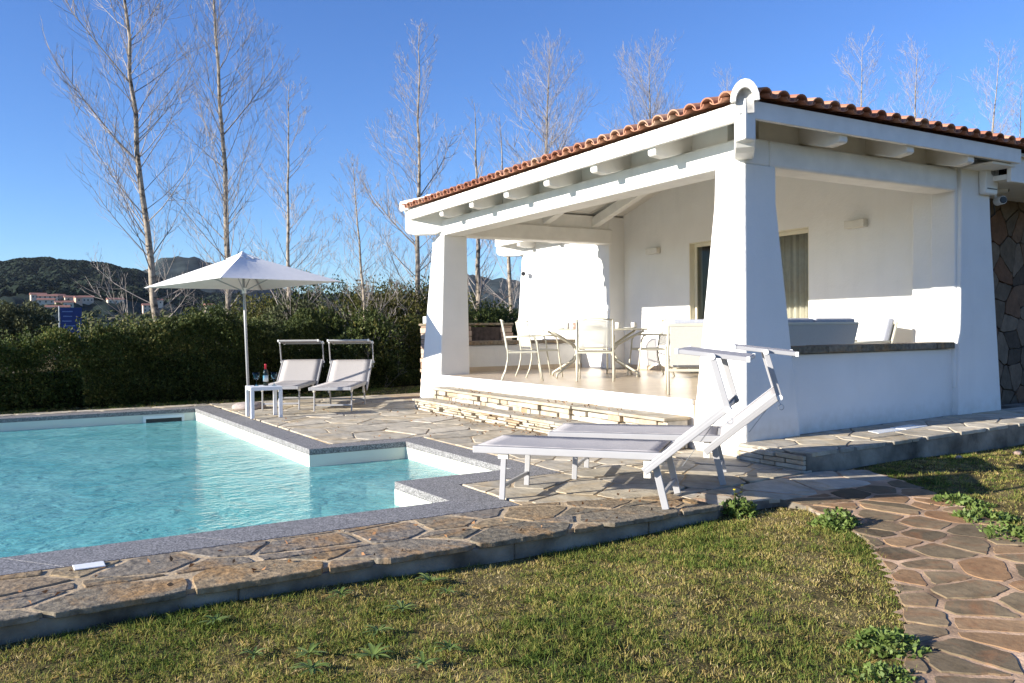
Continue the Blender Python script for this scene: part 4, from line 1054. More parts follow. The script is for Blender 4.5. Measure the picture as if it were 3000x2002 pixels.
for (px_,sl2,D,w_,h_,d_,rz_,sh,lb,n_,st_) in hs:
    far_house(A_(px_),1.25+sl2*D-h_-d_*.22,D,w_,h_,d_,rz_,sh,lb,n_,st_)

# ------------------------------------------------------------------ hills and far land
def interp(x, tab):
    if x <= tab[0][0]: return tab[0][1]
    for (a,b),(c,d) in zip(tab,tab[1:]):
        if x <= c: t=(x-a)/(c-a); t=t*t*(3-2*t); return b+(d-b)*t
    return tab[-1][1]
def azdeg(px): return 59.666-math.degrees(math.atan((px-1500)/2414))
HILL=[(azdeg(q),s) for q,s in ((1500,.030),(900,.034),(620,.045),(520,.056),(430,.066),(400,.0704),(300,.077),(225,.0785),(150,.0811),(80,.0795),(0,.076),(-250,.06),(-700,.05))]
PROF=[(120,0),(300,.10),(560,.24),(640,.30),(665,.325),(690,.365),(715,.41),(745,.46),(820,.53),(1100,.68),(1600,1.0)]
def nz2(a,b): return math.sin(a*1.7+b*.9)*.5+math.sin(a*3.1-b*2.3+1)*.3+math.sin(a*6.3+b*5.1+2)*.2
def hillz(az,r):
    if r < 120: return -.42
    s = interp(az,HILL)
    base=.066*min(1,r/700)
    k = interp(r,PROF)
    s -= .0035; lo = min(s,.0811)
    sl = lo*k
    if r > 1600: sl = lo*1600/r*(1-.5*smooth(1600,2100,r))
    return -.42*(1-smooth(120,200,r)) + (1.25*smooth(120,300,r)) + sl*r + nz2(az*1.3,r*.012)*4*smooth(200,900,r)*(1 if r<1400 else .4)
def polar(name, fn, a0,a1,na, rs, m):
    b=MB(); nr=len(rs)
    for i in range(na+1):
        az=a0+(a1-a0)*i/na
        for r in rs:
            x=-5.856+math.cos(rad(az))*r; y=-5.629+math.sin(rad(az))*r; b.v.append((x,y,fn(az,r))); b.r.append(random.random()*.5)
    for i in range(na):
        for j in range(nr-1): a=i*nr+j; b.f.append((a,a+1,a+nr+1,a+nr))
    return struct(b.build(name,m,smooth=True))
rs_=[118,125]+[140+40*i for i in range(49)]
polar('hills', hillz, 52,112,200, rs_, M['far_wood'])
FAR=[(azdeg(q),s) for q,s in ((2600,.045),(1640,.05),(1500,.060),(1440,.0623),(1372,.0663),(1300,.060),(1200,.045),(900,.045),(700,.066),(620,.0795),(580,.084),(540,.0866),(500,.084),(470,.0822),(420,.068),(300,.05),(-300,.05))]
FAR.sort(); HILL.sort()
def farz(az,r):
    s=interp(az,FAR); t=1-abs(r-2600)/700
    return max(-2, 1.25+s*2600*max(0,t)*(1 if r<=2600 else 1) + nz2(az*2,r*.01)*6*max(0,t))
M['far_blue']=simple('haze_tinted_scrub', (.035,.045,.045), 1, var=.25, scale=.02, spec=.02)  # bluish haze of distance put into the ridge colour
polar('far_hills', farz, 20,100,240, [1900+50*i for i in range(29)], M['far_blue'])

ICO_V=None
def ico():
    t=(1+5**.5)/2
    v=np.array([(-1,t,0),(1,t,0),(-1,-t,0),(1,-t,0),(0,-1,t),(0,1,t),(0,-1,-t),(0,1,-t),(t,0,-1),(t,0,1),(-t,0,-1),(-t,0,1)],float); v/=np.linalg.norm(v[0])
    f=np.array([(0,11,5),(0,5,1),(0,1,7),(0,7,10),(0,10,11),(1,5,9),(5,11,4),(11,10,2),(10,7,6),(7,1,8),(3,9,4),(3,4,2),(3,2,6),(3,6,8),(3,8,9),(4,9,5),(2,4,11),(6,2,10),(8,6,7),(9,8,1)])
    return v[f].reshape(-1,3)
IC=ico()
def blobs(name, pos, size, m, rnd):
    n=len(pos); jit=1+RNG.uniform(-.28,.28,(n,60,1))
    V_=IC[None]*jit*size[:,None,None]*np.array([1,1,.85])[None,None]+pos[:,None,:]
    return np_mesh(name, V_.reshape(-1,3), 3, m, np.repeat(rnd,20))
pos=[];sz=[];rn=[]
for _ in range(26000):
    r=math.sqrt(random.uniform(820**2,1660**2)); az=random.uniform(74,94)
    if interp(az,HILL) < .034: continue
    x=-5.856+math.cos(rad(az))*r; y=-5.629+math.sin(rad(az))*r; s_=random.uniform(2.4,6.0)
    if nz2(az*1.1,r*.006) < -.75: continue
    pos.append((x,y,hillz(az,r)+s_*.35)); sz.append(s_); rn.append(random.random()*.8+ .2*nz2(az,r*.01))
o=blobs('hill_woodland', np.array(pos), np.array(sz), M['far_wood'], np.clip(np.array(rn),0,1)); tag(o,'dark evergreen woodland covering the far hillside','woodland',kind='stuff')
pos=[];sz=[];rn=[]
for _ in range(2600):
    r=random.uniform(150,690); az=random.uniform(62,94)
    if 83.5<az<91 and random.random()<.72: continue
    x=-5.856+math.cos(rad(az))*r; y=-5.629+math.sin(rad(az))*r; s_=random.uniform(1.0,2.6)*(.6+r/900)
    pos.append((x,y,hillz(az,r)+s_*.2)); sz.append(s_); rn.append(random.random())
M['mid_wood']=attr_mat('mid_scrub', [(0,(.035,.045,.02)),(.5,(.07,.075,.035)),(1,(.12,.11,.06))], .95, noise=.4, nscale=.6, bump=0, spec=.05)
o=blobs('valley_scrub', np.array(pos), np.array(sz), M['mid_wood'], np.array(rn)); tag(o,'grey green scrub filling the valley below the village','scrub',kind='stuff')

# thin winter haze in the air
hz=MB(); hz.box(-2600,2600,-60,3700,-3.5,330); m_,nt_,out_=mat('haze_air'); pv=nt_.nodes.new('ShaderNodeVolumePrincipled')
pv.inputs['Color'].default_value=(.72,.84,1,1); pv.inputs['Density'].default_value=.00002; nt_.links.new(pv.outputs[0],out_.inputs['Volume'])
o=hz.build('haze',m_); o['kind']='stuff'
# ------------------------------------------------------------------ foliage tools
def leaves(centers, dirs, L, Wd, rng=RNG):
    """rhombus leaves: centers (n,3), rough outward directions (n,3)"""
    n=len(centers); d=dirs+rng.normal(0,.75,(n,3)); d/=np.linalg.norm(d,axis=1)[:,None]+1e-9
    q=rng.normal(0,1,(n,3)); s=np.cross(d,q); s/=np.linalg.norm(s,axis=1)[:,None]+1e-9
    l=(L*rng.uniform(.6,1.25,n))[:,None]; w=(Wd*rng.uniform(.7,1.2,n))[:,None]
    fold=np.cross(s,d)*w*.35
    v=np.stack([centers-d*l*.5, centers-s*w*.5+fold, centers+d*l*.5, centers+s*w*.5+fold],1)
    return v.reshape(-1,3)
def lump(p, f=1.0, seed=0):
    return (np.sin(p[:,0]*2.3*f+seed)*np.sin(p[:,1]*2.7*f+seed*1.3)+np.sin(p[:,0]*5.1*f+p[:,2]*4.3*f+seed*2)*.6+np.sin(p[:,1]*6.3*f-p[:,2]*5.7*f+seed)*.5)
def hedge(name,label,x0,x1,yf0,yf1,depth,h0,h1,m,nl,L=.065,Wd=.026,seed=0,group=None,spr=0):
    t=thing(name,label,'hedge',((x0+x1)/2,(yf0+yf1)/2,-.05),0,group)
    off=np.array([(x0+x1)/2,(yf0+yf1)/2,-.05])
    n=nl; u=RNG.uniform(0,1,n); a=RNG.uniform(0,1,n)
    x=x0+(x1-x0)*u; yf=yf0+(yf1-yf0)*u; H=h0+(h1-h0)*u
    inn=RNG.exponential(.07,n)
    front=a<.62; top=(a>=.62)&(a<.92); 
    z=np.where(front,H*RNG.uniform(0,1,n)**.9,np.where(top,H,H*RNG.uniform(.5,1,n)))
    bul=.10*np.sin(np.clip(z/H,0,1)*PI)
    y=np.where(front,yf-bul+.05,np.where(top,yf+depth*RNG.uniform(0,1,n),yf+depth))
    p=np.stack([x,y,z],1); lp=lump(p,1.1,seed)
    d=np.stack([np.zeros(n),np.where(front,-1.0,np.where(top,-.2,1.0)),np.where(front,.5,np.where(top,1.0,.3))],1)
    dn=d/np.linalg.norm(d,axis=1)[:,None]
    p=p+dn*(lp[:,None]*.14-inn[:,None]); p[:,2]*=1+.09*np.sin(x*2.1+seed)+.07*np.sin(x*4.7+seed*2)
    p[:,2]=np.maximum(p[:,2],.02)
    # sprigs that break the outline
    if spr:
        k=spr; us=RNG.uniform(0,1,k); bx=x0+(x1-x0)*us; by=yf0+(yf1-yf0)*us+depth*RNG.uniform(0,.8,k); bz=(h0+(h1-h0)*us)
        hh=RNG.uniform(.08,.36,k); m_=16
        tt=RNG.uniform(0,1,(k,m_)); lean=RNG.normal(0,.18,(k,2))
        sp=np.stack([bx[:,None]+lean[:,0:1]*tt*hh[:,None]+RNG.normal(0,.03,(k,m_)), by[:,None]+lean[:,1:2]*tt*hh[:,None]+RNG.normal(0,.03,(k,m_)), bz[:,None]+tt*hh[:,None]],2).reshape(-1,3)
        p=np.concatenate([p,sp]); dn=np.concatenate([dn,np.tile([0,-.2,1.0],(k*m_,1))])
    rn=np.clip(RNG.beta(1.3,1.7,len(p))+.14*lump(p,.6,seed+3),0,1)
    lv=leaves(p,dn,L,Wd)-off; np_mesh('foliage',lv,4,m,rn,t)
    # solid core added to block light and view through the leaves
    b=MB(); nx=14
    vs=[];fs=[]
    for i in range(nx+1):
        u_=i/nx; X=x0+.2+(x1-x0-.4)*u_; Y=yf0+(yf1-yf0)*u_+.12; Hh=(h0+(h1-h0)*u_)-.42
        ring=[(Y+.20,0),(Y+.16,Hh*.55),(Y+.24,Hh),(Y+depth-.2,Hh),(Y+depth-.15,0)]
        vs+=[(X-off[0],yy-off[1],zz-off[2]-.05) for yy,zz in ring]
    for i in range(nx):
        for k in range(4): a_=i*5+k; fs.append((a_,a_+1,a_+6,a_+5))
    fs+=[(0,1,2,3,4),tuple(nx*5+k for k in (4,3,2,1,0))]
    b.add(vs,fs); b.build('light_block_core', M['hedge_core'], t)
    return t
M['hedge_core']=simple('core_shade', (.035,.034,.018), 1, var=.3, scale=9, spec=.02)  # shade inside the hedge put into the core's dark colour
hedge('hedge','yellow green hedge at the left end beyond the pool, lowest of the row',-8.6,-4.85,10.12,10.12,1.2,.95,1.08,M['leaf_lime'],30000,seed=1,group='hedges behind the pool',spr=150)
hedge('hedge','tall dark hedge in the middle beyond the pool, behind the parasol pole',-5.10,-2.05,10.10,10.24,1.5,1.22,1.38,M['leaf_dark'],42000,seed=2,group='hedges behind the pool',spr=170)
hedge('hedge','dark hedge behind the two far sun loungers, set back past a grass strip',-2.2,2.6,10.75,12.0,1.3,1.28,1.30,M['leaf_dark'],46000,seed=3,group='hedges behind the pool',spr=150)
def bush(name,label,c,rx,ry,h,m,nl,L=.07,Wd=.03,seed=0,group=None,lobes=9,gap=.35):
    t=thing(name,label,'shrub',c,0,group); rg=np.random.default_rng(seed+100)
    lc=[];
    for i in range(lobes):
        a=rg.uniform(0,2*PI); q=rg.uniform(.1,.68); lc.append((rx*q*math.cos(a),ry*q*math.sin(a),h*rg.uniform(.32,.72),rg.uniform(.30,.5)))
    lc.append((0,0,h*.5,.62)); P=[];D=[]
    per_=nl//len(lc)
    for (lx,ly,lz,s_) in lc:
        d=rg.normal(0,1,(per_,3)); d/=np.linalg.norm(d,axis=1)[:,None]; d[:,2]=np.where(d[:,2]<-.5,-d[:,2],d[:,2])
        rr=1-rg.exponential(.13,per_); rr=np.clip(rr,.25,1.08)
        p=d*rr[:,None]*np.array([rx*s_*1.25,ry*s_*1.25,h*s_*.75])+np.array([lx,ly,lz])
        lp=lump(p,2.2,seed); keep=(lp>-gap*2.4)
        p=p+d*(lp[:,None]*.06*h/2); P.append(p[keep]); D.append(d[keep])
    P=np.concatenate(P); D=np.concatenate(D); k=P[:,2]>.02; P=P[k]; D=D[k]
    rn=np.clip(rg.beta(1.8,2.2,len(P))+.12*lump(P,.9,seed),0,1)
    np_mesh('foliage',leaves(P,D+np.array([0,0,.3]),L,Wd,rg),4,m,rn,t)
    st_=MB()
    for i in range(8):
        a=rg.uniform(0,2*PI); r_=rg.uniform(.2,.6); st_.tube([(rg.uniform(-.1,.1),rg.uniform(-.1,.1),-.1),(rx*r_*.5*math.cos(a),ry*r_*.5*math.sin(a),h*.4),(rx*r_*math.cos(a),ry*r_*math.sin(a),h*.75)],[.03,.02,.008],5)
    st_.build('stems', M['twig'], t)
    return t
def at(px, d, lat=0):
    a=math.atan((px-1500)/2414); c=d; x=-5.856+math.cos(yaw)*c+math.sin(yaw)*c*(px-1500)/2414; y=-5.629+math.sin(yaw)*c-math.cos(yaw)*c*(px-1500)/2414
    return (x,y)
BU=[ # px, depth, rx, h, material, label
 (28,19,.95,2.05,'leaf_grey','large rounded olive grey shrub at the left edge, taller than the hedge'),
 (262,24,1.2,1.05,'leaf_olive','low olive shrub under the blue road sign'),
 (330,20,1.3,1.15,'leaf_olive','olive shrub behind the hedge, left of the leaning tree'),
 (430,23,1.6,1.45,'leaf_grey','grey green shrub behind the leaning tree trunk'),
 (560,19,1.3,1.6,'leaf_olive','olive shrub behind the hedge under the left half of the parasol'),
 (660,22,1.6,2.2,'leaf_dark','dark shrub behind the second bare trunk'),
 (745,19.5,1.3,2.05,'leaf_olive','yellowish shrub directly behind the parasol pole'),
 (835,21.5,1.5,2.45,'leaf_dark','dark bushy shrub behind the third bare trunk'),
 (900,18.5,1.2,2.15,'leaf_grey','grey green shrub right of the parasol tip'),
 (975,22.5,1.6,2.85,'leaf_dark','tall dark shrub topping the skyline right of the parasol'),
 (1020,18,1.2,2.0,'leaf_dark','dark shrub behind the right hand far lounger'),
 (1090,21,1.6,2.65,'leaf_olive','olive shrub behind the fourth thin trunk'),
 (1170,19.5,1.4,2.35,'leaf_olive','brownish shrub between the two trunks left of the porch'),
 (1235,22.5,1.7,2.7,'leaf_dark','dark shrub hidden partly by the far porch pillar'),
 (1395,20,1.3,1.9,'leaf_dark','dark shrub seen through the porch beside the far pillar'),
 (1475,21,1.3,2.0,'leaf_dark','dark glossy shrub seen through the porch beside the wing'),
 (1330,26,1.8,2.4,'leaf_olive','olive shrub beyond the barbecue behind the far pillar')]
for i,(px_,d_,rx_,h_,mt,lb) in enumerate(BU):
    x,y=at(px_,d_); bush('shrub',lb,(x,y,-.35),rx_,rx_*.9,h_+.3,M[mt],9000 if i else 14000,.085,.036,seed=i,group='wild shrubs beyond the hedge')

# ------------------------------------------------------------------ bare trees
def bare_tree(label, base, top, r0, seed, nprim=46, spread=2.6, start=.12, detail=2, fork=(), sh=.62):
    rg=random.Random(seed); t=thing('bare_tree',label,'tree',base,0,'leafless trees behind the garden')
    B0=Vector((0,0,-.3)); T=Vector(top)-Vector(base); n=16; pts=[]; H=T.length
    side=Vector((rg.uniform(-1,1),rg.uniform(-1,1),0))
    for i in range(n+1):
        u=i/n; p=B0.lerp(T,u)+side*(.06*H*.25*math.sin(u*PI)*1)+Vector((rg.uniform(-1,1),rg.uniform(-1,1),0))*.018*H*.15*(1 if 0<i<n else 0); pts.append(p)
    rads=[r0*(1-i/n)**1.05+.006 for i in range(n+1)]
    tr=MB(); tr.tube(pts,rads,9,r=rg.random()); tr.build('trunk', M['bark'], t, smooth=True)
    def P(u):
        f=u*n; i=min(n-1,int(f)); return pts[i].lerp(pts[i+1],f-i)
    br=MB()
    def twig(p,d,L,r,lev):
        # curving shoot: leaves the parent flat, then turns up
        k=5 if lev==0 else 3; q=[p]; dd=d.copy(); cur=.13 if lev==0 else .30
        for i in range(k):
            dd=(dd+Vector((rg.uniform(-.12,.12),rg.uniform(-.12,.12),cur*rg.uniform(.3,1.3)))).normalized(); q.append(q[-1]+dd*(L/k))
        br.tube(q,[max(.0022,r*(1-i/k*.88)) for i in range(k+1)],5 if lev==0 else 3,cap=False,r=rg.random())
        if lev>=detail: return
        m=int((9 if lev==0 else 3.2)*min(1.4,max(.55,L/1.4))) if lev==0 else rg.randint(2,4)
        for j in range(m):
            u=rg.uniform(.22,.97); f=u*k; i=min(k-1,int(f)); pp=q[i].lerp(q[i+1],f-i); tang=(q[i+1]-q[i]).normalized()
            ax=tang.cross(Vector((rg.uniform(-1,1),rg.uniform(-1,1),rg.uniform(-1,1)))).normalized()
            nd=(tang*rg.uniform(.55,.95)+ax*rg.uniform(.5,.9)).normalized()
            twig(pp,nd,L*rg.uniform(.24,.46)*(1.1-u*.5),r*.42,lev+1)
    for i in range(nprim):
        u=start+(1-start)*((i+rg.random())/nprim)**.92; u=min(u,.985)
        a=rg.uniform(0,2*PI); el=rad(rg.uniform(6,34) if u<.2 else rg.uniform(28,58))
        d=Vector((math.cos(a)*math.cos(el),math.sin(a)*math.cos(el),math.sin(el)))
        L=spread*(1-u)**sh*rg.uniform(.5,1.12)*(.62 if u<.22 else 1)+.25
        twig(P(u),d,L,max(.005,r0*(1-u)**.6*rg.uniform(.13,.22)),0)
    for (u,dx,dy,L) in fork:
        d=Vector((dx,dy,.75)).normalized(); twig(P(u),d,L,r0*(1-u)*.45,0); 
        for q in range(5): twig(P(u)+d*L*rg.uniform(.2,.7),(d+Vector((rg.uniform(-.6,.6),rg.uniform(-.6,.6),.3))).normalized(),L*.42,.007,0)
    br.build('branches', M['twig'], t)
    return t
def tre(label, pb, pt, d, r0, seed, **kw):
    """trunk foot and tip as picture directions at depth d"""
    x,y=at(pb[0],d); xt,yt=at(pt[0],d+.2); zt=1.25+(967-pt[1])/2414*d
    return bare_tree(label,(x,y,-.35),(xt,yt,zt),r0,seed,**kw)
tre('tallest bare tree at the left, its trunk leaning left above the parasol',(492,920),(365,-560),19.5,.095,1,nprim=105,spread=3.5,fork=((.42,-.8,.1,3.2),(.55,-.7,-.2,2.8),(.62,.6,.2,2.2)))
tre('second bare tree from the left with a straight trunk behind the parasol top',(672,930),(615,-420),20.5,.088,2,nprim=98,spread=3.1,fork=((.5,.7,-.3,2.8),(.62,.6,.3,2.2)))
tre('third bare tree, slim and shorter, above the right side of the parasol',(852,1000),(858,235),18.5,.062,3,nprim=72,spread=2.1,start=.06)
tre('thin low bare tree just left of the porch corner',(1095,1010),(1040,470),18.5,.052,4,nprim=62,spread=1.8,start=.06)
tre('tall bare tree right against the left edge of the porch roof',(1218,990),(1240,70),20,.085,5,nprim=84,spread=2.7,fork=((.42,-.75,.2,2.4),(.55,.6,-.2,2.0)))
tre('bare tree with a pale trunk seen through the porch beside the far pillar',(1402,930),(1398,300),25,.12,6,nprim=40,spread=2.4,fork=((.36,-.7,.2,2.6),))
tre('dark thin bare tree seen through the porch beside the wing corner',(1512,930),(1470,340),27,.10,7,nprim=36,spread=2.2)
tre('broad bare tree above the middle of the porch roof, tallest of those behind it',(1620,930),(1618,150),31,.15,8,nprim=120,spread=4.6,start=.2,sh=.5,fork=((.5,-.6,.2,3.0),(.55,.6,-.2,2.6)))
tre('bare twiggy treetop right of the broad one above the porch roof',(1900,930),(1910,160),33,.14,9,nprim=120,spread=4.6,start=.25,sh=.45)
tre('faint treetop left of the white ridge cap',(2150,930),(2135,225),36,.12,10,nprim=60,spread=3.0,start=.35,sh=.45)
tre('bare treetop just left of the middle above the right hand eave',(2525,930),(2530,140),34,.11,11,nprim=64,spread=3.4,start=.4,sh=.4)
tre('bare treetop forking widely above the right hand eave',(2670,930),(2690,160),34,.12,12,nprim=64,spread=3.6,start=.4,sh=.4,fork=((.66,-.6,.2,2.2),(.66,.6,-.2,2.2)))
tre('bare treetop at the far right above the tiles',(2880,930),(2930,165),34,.11,13,nprim=54,spread=3.0,start=.4,sh=.4)
tre('small bare treetop at the right picture edge',(2985,930),(2995,265),35,.10,14,nprim=44,spread=2.4,sh=.4,start=.4)

# ------------------------------------------------------------------ grass
def blades(poly_ok, box, n, h, w, seed, patch=1.0):
    """grass in tufts: every tuft has its own height, lean and tint"""
    rg=np.random.default_rng(seed); per=14; nt=n//per
    tx=rg.uniform(box[0],box[1],nt); ty=rg.uniform(box[2],box[3],nt)
    pn=np.sin(tx*2.3+1)*np.sin(ty*2.9)+.7*np.sin(tx*5.7-ty*4.1)+.5*np.sin(tx*11.3+ty*9.7)+.4*np.sin(tx*19+2)*np.sin(ty*23)
    keep=rg.uniform(0,1,nt) < np.clip(.80+.25*pn,.2,1); tx=tx[keep];ty=ty[keep];pn=pn[keep];nt=len(tx)
    tc=rg.beta(1.5,1.4,nt); th=rg.uniform(.5,1.25,nt); tl=rg.uniform(0,2*PI,nt); tr_=rg.uniform(.008,.03,nt)
    R_=lambda a: np.repeat(a,per)
    x=R_(tx)+rg.normal(0,1,nt*per)*R_(tr_); y=R_(ty)+rg.normal(0,1,nt*per)*R_(tr_); pn=R_(pn)
    ok=poly_ok(x,y); x=x[ok];y=y[ok];pn=pn[ok]; tc_=R_(tc)[ok]; th_=R_(th)[ok]; tl_=R_(tl)[ok]; n=len(x)
    z=np.array([gz(a,b) for a,b in zip(x,y)])-.004
    a=rg.uniform(0,2*PI,n); H=h*rg.uniform(.5,1.25,n)*th_*(1+.18*pn); tilt=np.abs(rg.normal(.55,.5,n)); la=tl_+rg.normal(0,1.3,n)
    flat_=rg.uniform(0,1,n)<.24; tilt=np.where(flat_,rg.uniform(1.1,1.45,n),np.clip(tilt,0,1.35)); H=np.where(flat_,H*1.3,H)
    W_=w*rg.uniform(.6,1.3,n)
    side=np.stack([np.cos(a)*W_/2,np.sin(a)*W_/2,np.zeros(n)],1); c=np.stack([x,y,z],1)
    tip=c+np.stack([np.cos(la)*np.sin(tilt)*H*1.2,np.sin(la)*np.sin(tilt)*H*1.2,np.cos(tilt)*H*.9+.004],1)
    mid=(c+tip)/2+np.stack([np.zeros(n),np.zeros(n),H*.12],1)
    v=np.stack([c-side,c+side,mid+side*.75,tip,mid-side*.75],1)
    rn=np.clip(.62*tc_+.38*rg.beta(1.5,1.5,n)-.13*pn*patch+np.where(flat_,.18,0)+.02,0,1)
    return v.reshape(-1,3),rn
def npin(poly,x,y):
    c=np.zeros(len(x),bool); j=len(poly)-1
    for i in range(len(poly)):
        xi,yi=poly[i];xj,yj=poly[j]
        with np.errstate(divide='ignore',invalid='ignore'): cond=((yi>y)!=(yj>y))&(x<(xj-xi)*(y-yi)/((yj-yi) if yj!=yi else 1e-9)+xi)
        c^=cond; j=i
    return c
def near_ok(x,y): return ~npin(PATH,x+RNG.normal(0,.035,len(x)),y+RNG.normal(0,.035,len(x))) & (y<-1.385) & ((y< -1.30-.18*(x+2)) | True)
LEFT=[(-7.2,-1.38),(-1.66,-1.38),(-1.55,-1.25)]
sets=[]
sets.append(blades(lambda x,y: near_ok(x,y)&(x<-1.0)&((x+5.856)*math.cos(yaw)+(y+5.629)*math.sin(yaw)>1.4),(-6.6,-1.0,-4.8,-1.375),380000,.029,.0030,1))
sets.append(blades(lambda x,y: ~npin(PATH,x,y)&((y<-.9)|(x>.3))&(y<-.84)&(x>-1.9)&((x-y)>.9),(-.9,6,-4.6,-.83),150000,.029,.0045,2))
sets.append(blades(lambda x,y: (y>9.58+.05*np.sin(x*3)),(-9,3.0,9.55,11.4),40000,.045,.009,3))
V_=np.concatenate([s_[0] for s_ in sets]); Rn=np.concatenate([s_[1] for s_ in sets])
o=np_mesh('grass',V_,5,M['grass'],Rn); tag(o,'short half dry lawn grass, straw and green mixed','grass',kind='stuff')
# ------------------------------------------------------------------ weeds
def weed(label,c,r,h,n,seed,flowers=0,L=.05,Wd=.022,name='weed_clump',group='weeds along the paving'):
    rg=np.random.default_rng(seed+500); t=thing(name,label,'weed',(c[0],c[1],gz(*c)-.005),0,group)
    a=rg.uniform(0,2*PI,n); q=np.sqrt(rg.uniform(0,1,n))*r*(1+.3*np.sin(a*3+seed)); z=h*(1-(q/r)**2*.8)*rg.uniform(.15,1.05,n)
    p=np.stack([q*np.cos(a),q*np.sin(a),np.maximum(z,.006)],1); d=np.stack([np.cos(a)*.7,np.sin(a)*.7,np.full(n,.6)],1)
    np_mesh('foliage',leaves(p,d,L,Wd,rg),4,M['weed'],np.clip(rg.beta(2,2,n)+.1*np.sin(a*5),0,1),t)
    if flowers:
        s_=MB(); f=MB()
        for i in range(flowers):
            x,y=rg.uniform(-r*.6,r*.6,2); hh=h*rg.uniform(1.1,1.7); s_.tube([(x,y,0),(x*1.1,y*1.1,hh)],.002,4); f.lathe([(0,0),(.010,.003),(.011,.008),(0,.010)],7,(x*1.1,y*1.1,hh))
        s_.build('flower_stem', M['weed'], t); f.build('flower', M['petal'], t)
    return t
weed('leafy weed with yellow flowers at the paving edge below the near lounger',(-1.50,-1.36),.16,.13,420,1,4)
weed('round grey green weed mound where the crazy paving path begins',(-1.28,-2.03),.15,.13,520,2,0,.04,.02)
weed('dense weed patch along the right side of the path',(-.30,-2.44),.22,.08,420,3,0)
weed('weed patch beside the path at the right picture edge',(-.62,-2.80),.20,.08,360,4,0)
weed('weed patch right of the path, furthest from the camera',(.02,-2.05),.2,.06,300,5,0)
weed('large grey green weed clump on the left edge of the path, bottom right',(-2.72,-3.42),.17,.09,560,6,0,.034,.018)
weed('weed clump spilling over the path at the bottom of the picture',(-3.02,-3.62),.13,.06,320,8,0,.03,.016)
def rosette(label,c,r,seed,n=15):
    rg=random.Random(seed); t=MB()
    for i in range(n):
        a=2*PI*i/n+rg.uniform(-.3,.3); L=r*rg.uniform(.65,1.1); w=L*.19; el=rg.uniform(.15,1.1); d=Vector((math.cos(a),math.sin(a),0)); s_=Vector((-d.y,d.x,0)); k=5; vs=[];fs=[]
        for j in range(k+1):
            u=j/k; p=d*(L*u)+Vector((0,0,L*(el*u-el*.75*u*u)+.008)); ww=w*math.sin(PI*min(1,.12+u*.88))**.7*(.5 if j==k else 1)*.5
            vs+=[p-s_*ww+Vector((0,0,.25*ww)),p,p+s_*ww+Vector((0,0,.25*ww))]
        for j in range(k):
            for q in (0,1): b=j*3+q; fs.append((b,b+1,b+4,b+3))
        t.add(vs,fs,min(1,max(0,rg.gauss(.6,.2))))
    o=t.build('weed_rosette', M['weed'], smooth=True, loc=(c[0],c[1],gz(*c)+.012)); tag(o,label,'weed','leafy weed rosettes in the lawn'); return o
RO=[((-4.03,-1.60),.13,'large upright leafy rosette near the kerb, furthest right of those by the paving'),((-4.52,-1.60),.10,'leafy rosette close to the kerb beside a bare reddish patch'),((-4.33,-1.94),.10,'flat rosette in the middle of the lawn, just below the tallest one'),
 ((-4.54,-2.17),.09,'rosette with thin spread leaves in the middle of the lawn'),((-4.66,-2.43),.11,'large pale rosette low in the picture with broad leaves'),((-4.91,-2.40),.10,'broad leaved rosette at the bottom left of centre'),
 ((-4.87,-2.24),.09,'flat pale rosette above the broad leaved one left of centre'),((-4.53,-2.64),.09,'bright rosette at the bottom of the lawn, right of centre'),((-5.14,-1.66),.10,'flat leafy rosette at the left end of the lawn below the kerb'),
 ((-4.03,-1.82),.08,'small dark rosette just right of the upright one'),((-4.37,-2.55),.09,'loose rosette near the bottom centre of the lawn'),((-5.07,-2.12),.07,'small single rosette in the left part of the lawn')]
for i,(c,r_,lb) in enumerate(RO): rosette(lb,c,r_*.9,i+40)
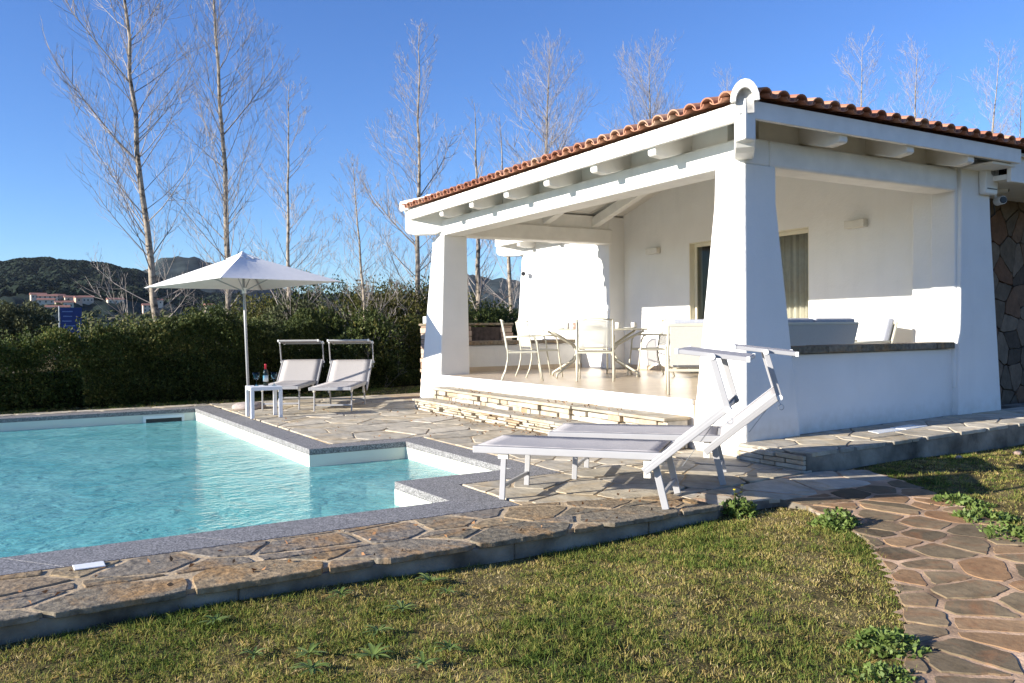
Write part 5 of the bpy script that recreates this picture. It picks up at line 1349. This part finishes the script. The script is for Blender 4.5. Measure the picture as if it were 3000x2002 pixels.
# rubble stones on the right lawn
def rockp(label,c,s_,seed):
    rg=random.Random(seed); v=IC.reshape(-1,3); b=MB(); uniq={}
    vs=[];fs=[]
    for i in range(0,len(v),3):
        f=[]
        for q in v[i:i+3]:
            key=tuple(np.round(q,4))
            if key not in uniq: k_=rg.uniform(.7,1.15); uniq[key]=len(vs); vs.append((q[0]*s_*k_*1.2,q[1]*s_*k_,q[2]*s_*k_*.7))
            f.append(uniq[key])
        fs.append(tuple(f))
    o=b.add(vs,fs).build('rubble_stone', M['rock'], bevel=s_*.2, loc=(c[0],c[1],gz(*c)+s_*.35)); tag(o,label,'stone','rubble stones on the right lawn')
rockp('largest pinkish stone on the grass beside the raised walkway',(2.95,-1.12),.085,1)
rockp('small pinkish stone next to the largest one by the walkway',(2.62,-1.10),.05,2)
rockp('pale stone against the walkway kerb',(1.75,-1.02),.04,3)
rockp('brownish stone on the lawn right of the flat stepping slab',(1.42,-1.98),.05,4)
sp=MB().prism([(-.26,-.10),(.22,-.13),(.29,.08),(-.18,.14)],-.02,.012).build('stepping_slab', M['slab_pale'], bevel=.006, loc=(2.05,-1.72,gz(2.05,-1.72)+.02)); tag(sp,'single flat pale slab lying in the right hand lawn','paving slab')
# dry leaves caught on the steps
vs=[];rn=[]
cs_=[]
for i in range(130):
    y=random.choice([random.gauss(5.0,.3),random.gauss(2.6,.4),random.uniform(1,6.3)]); lowr=random.random()<.5
    cs_.append((random.uniform(-.58,-.40) if lowr else random.uniform(-.30,-.1), y, .178 if lowr else .343) if random.random()<.6 else (random.uniform(-.8,-.64),y,.010))
for i in range(110): cs_.append((random.uniform(-3,-.7),random.uniform(.4,8.5),.012) if random.random()<.5 else (random.uniform(-6,-1.5),random.uniform(-1.35,-.65),.012))
cs_=[c for c in cs_ if not inside(OUT,c[0],c[1])]
cs_=np.array(cs_); o=np_mesh('leaf_litter',leaves(cs_,np.tile([1.,0,0],(len(cs_),1)),.035,.02),4,M['dry_leaf'],RNG.uniform(0,1,len(cs_))); tag(o,'dry brown leaves scattered on the steps and paving','leaf litter',kind='stuff')
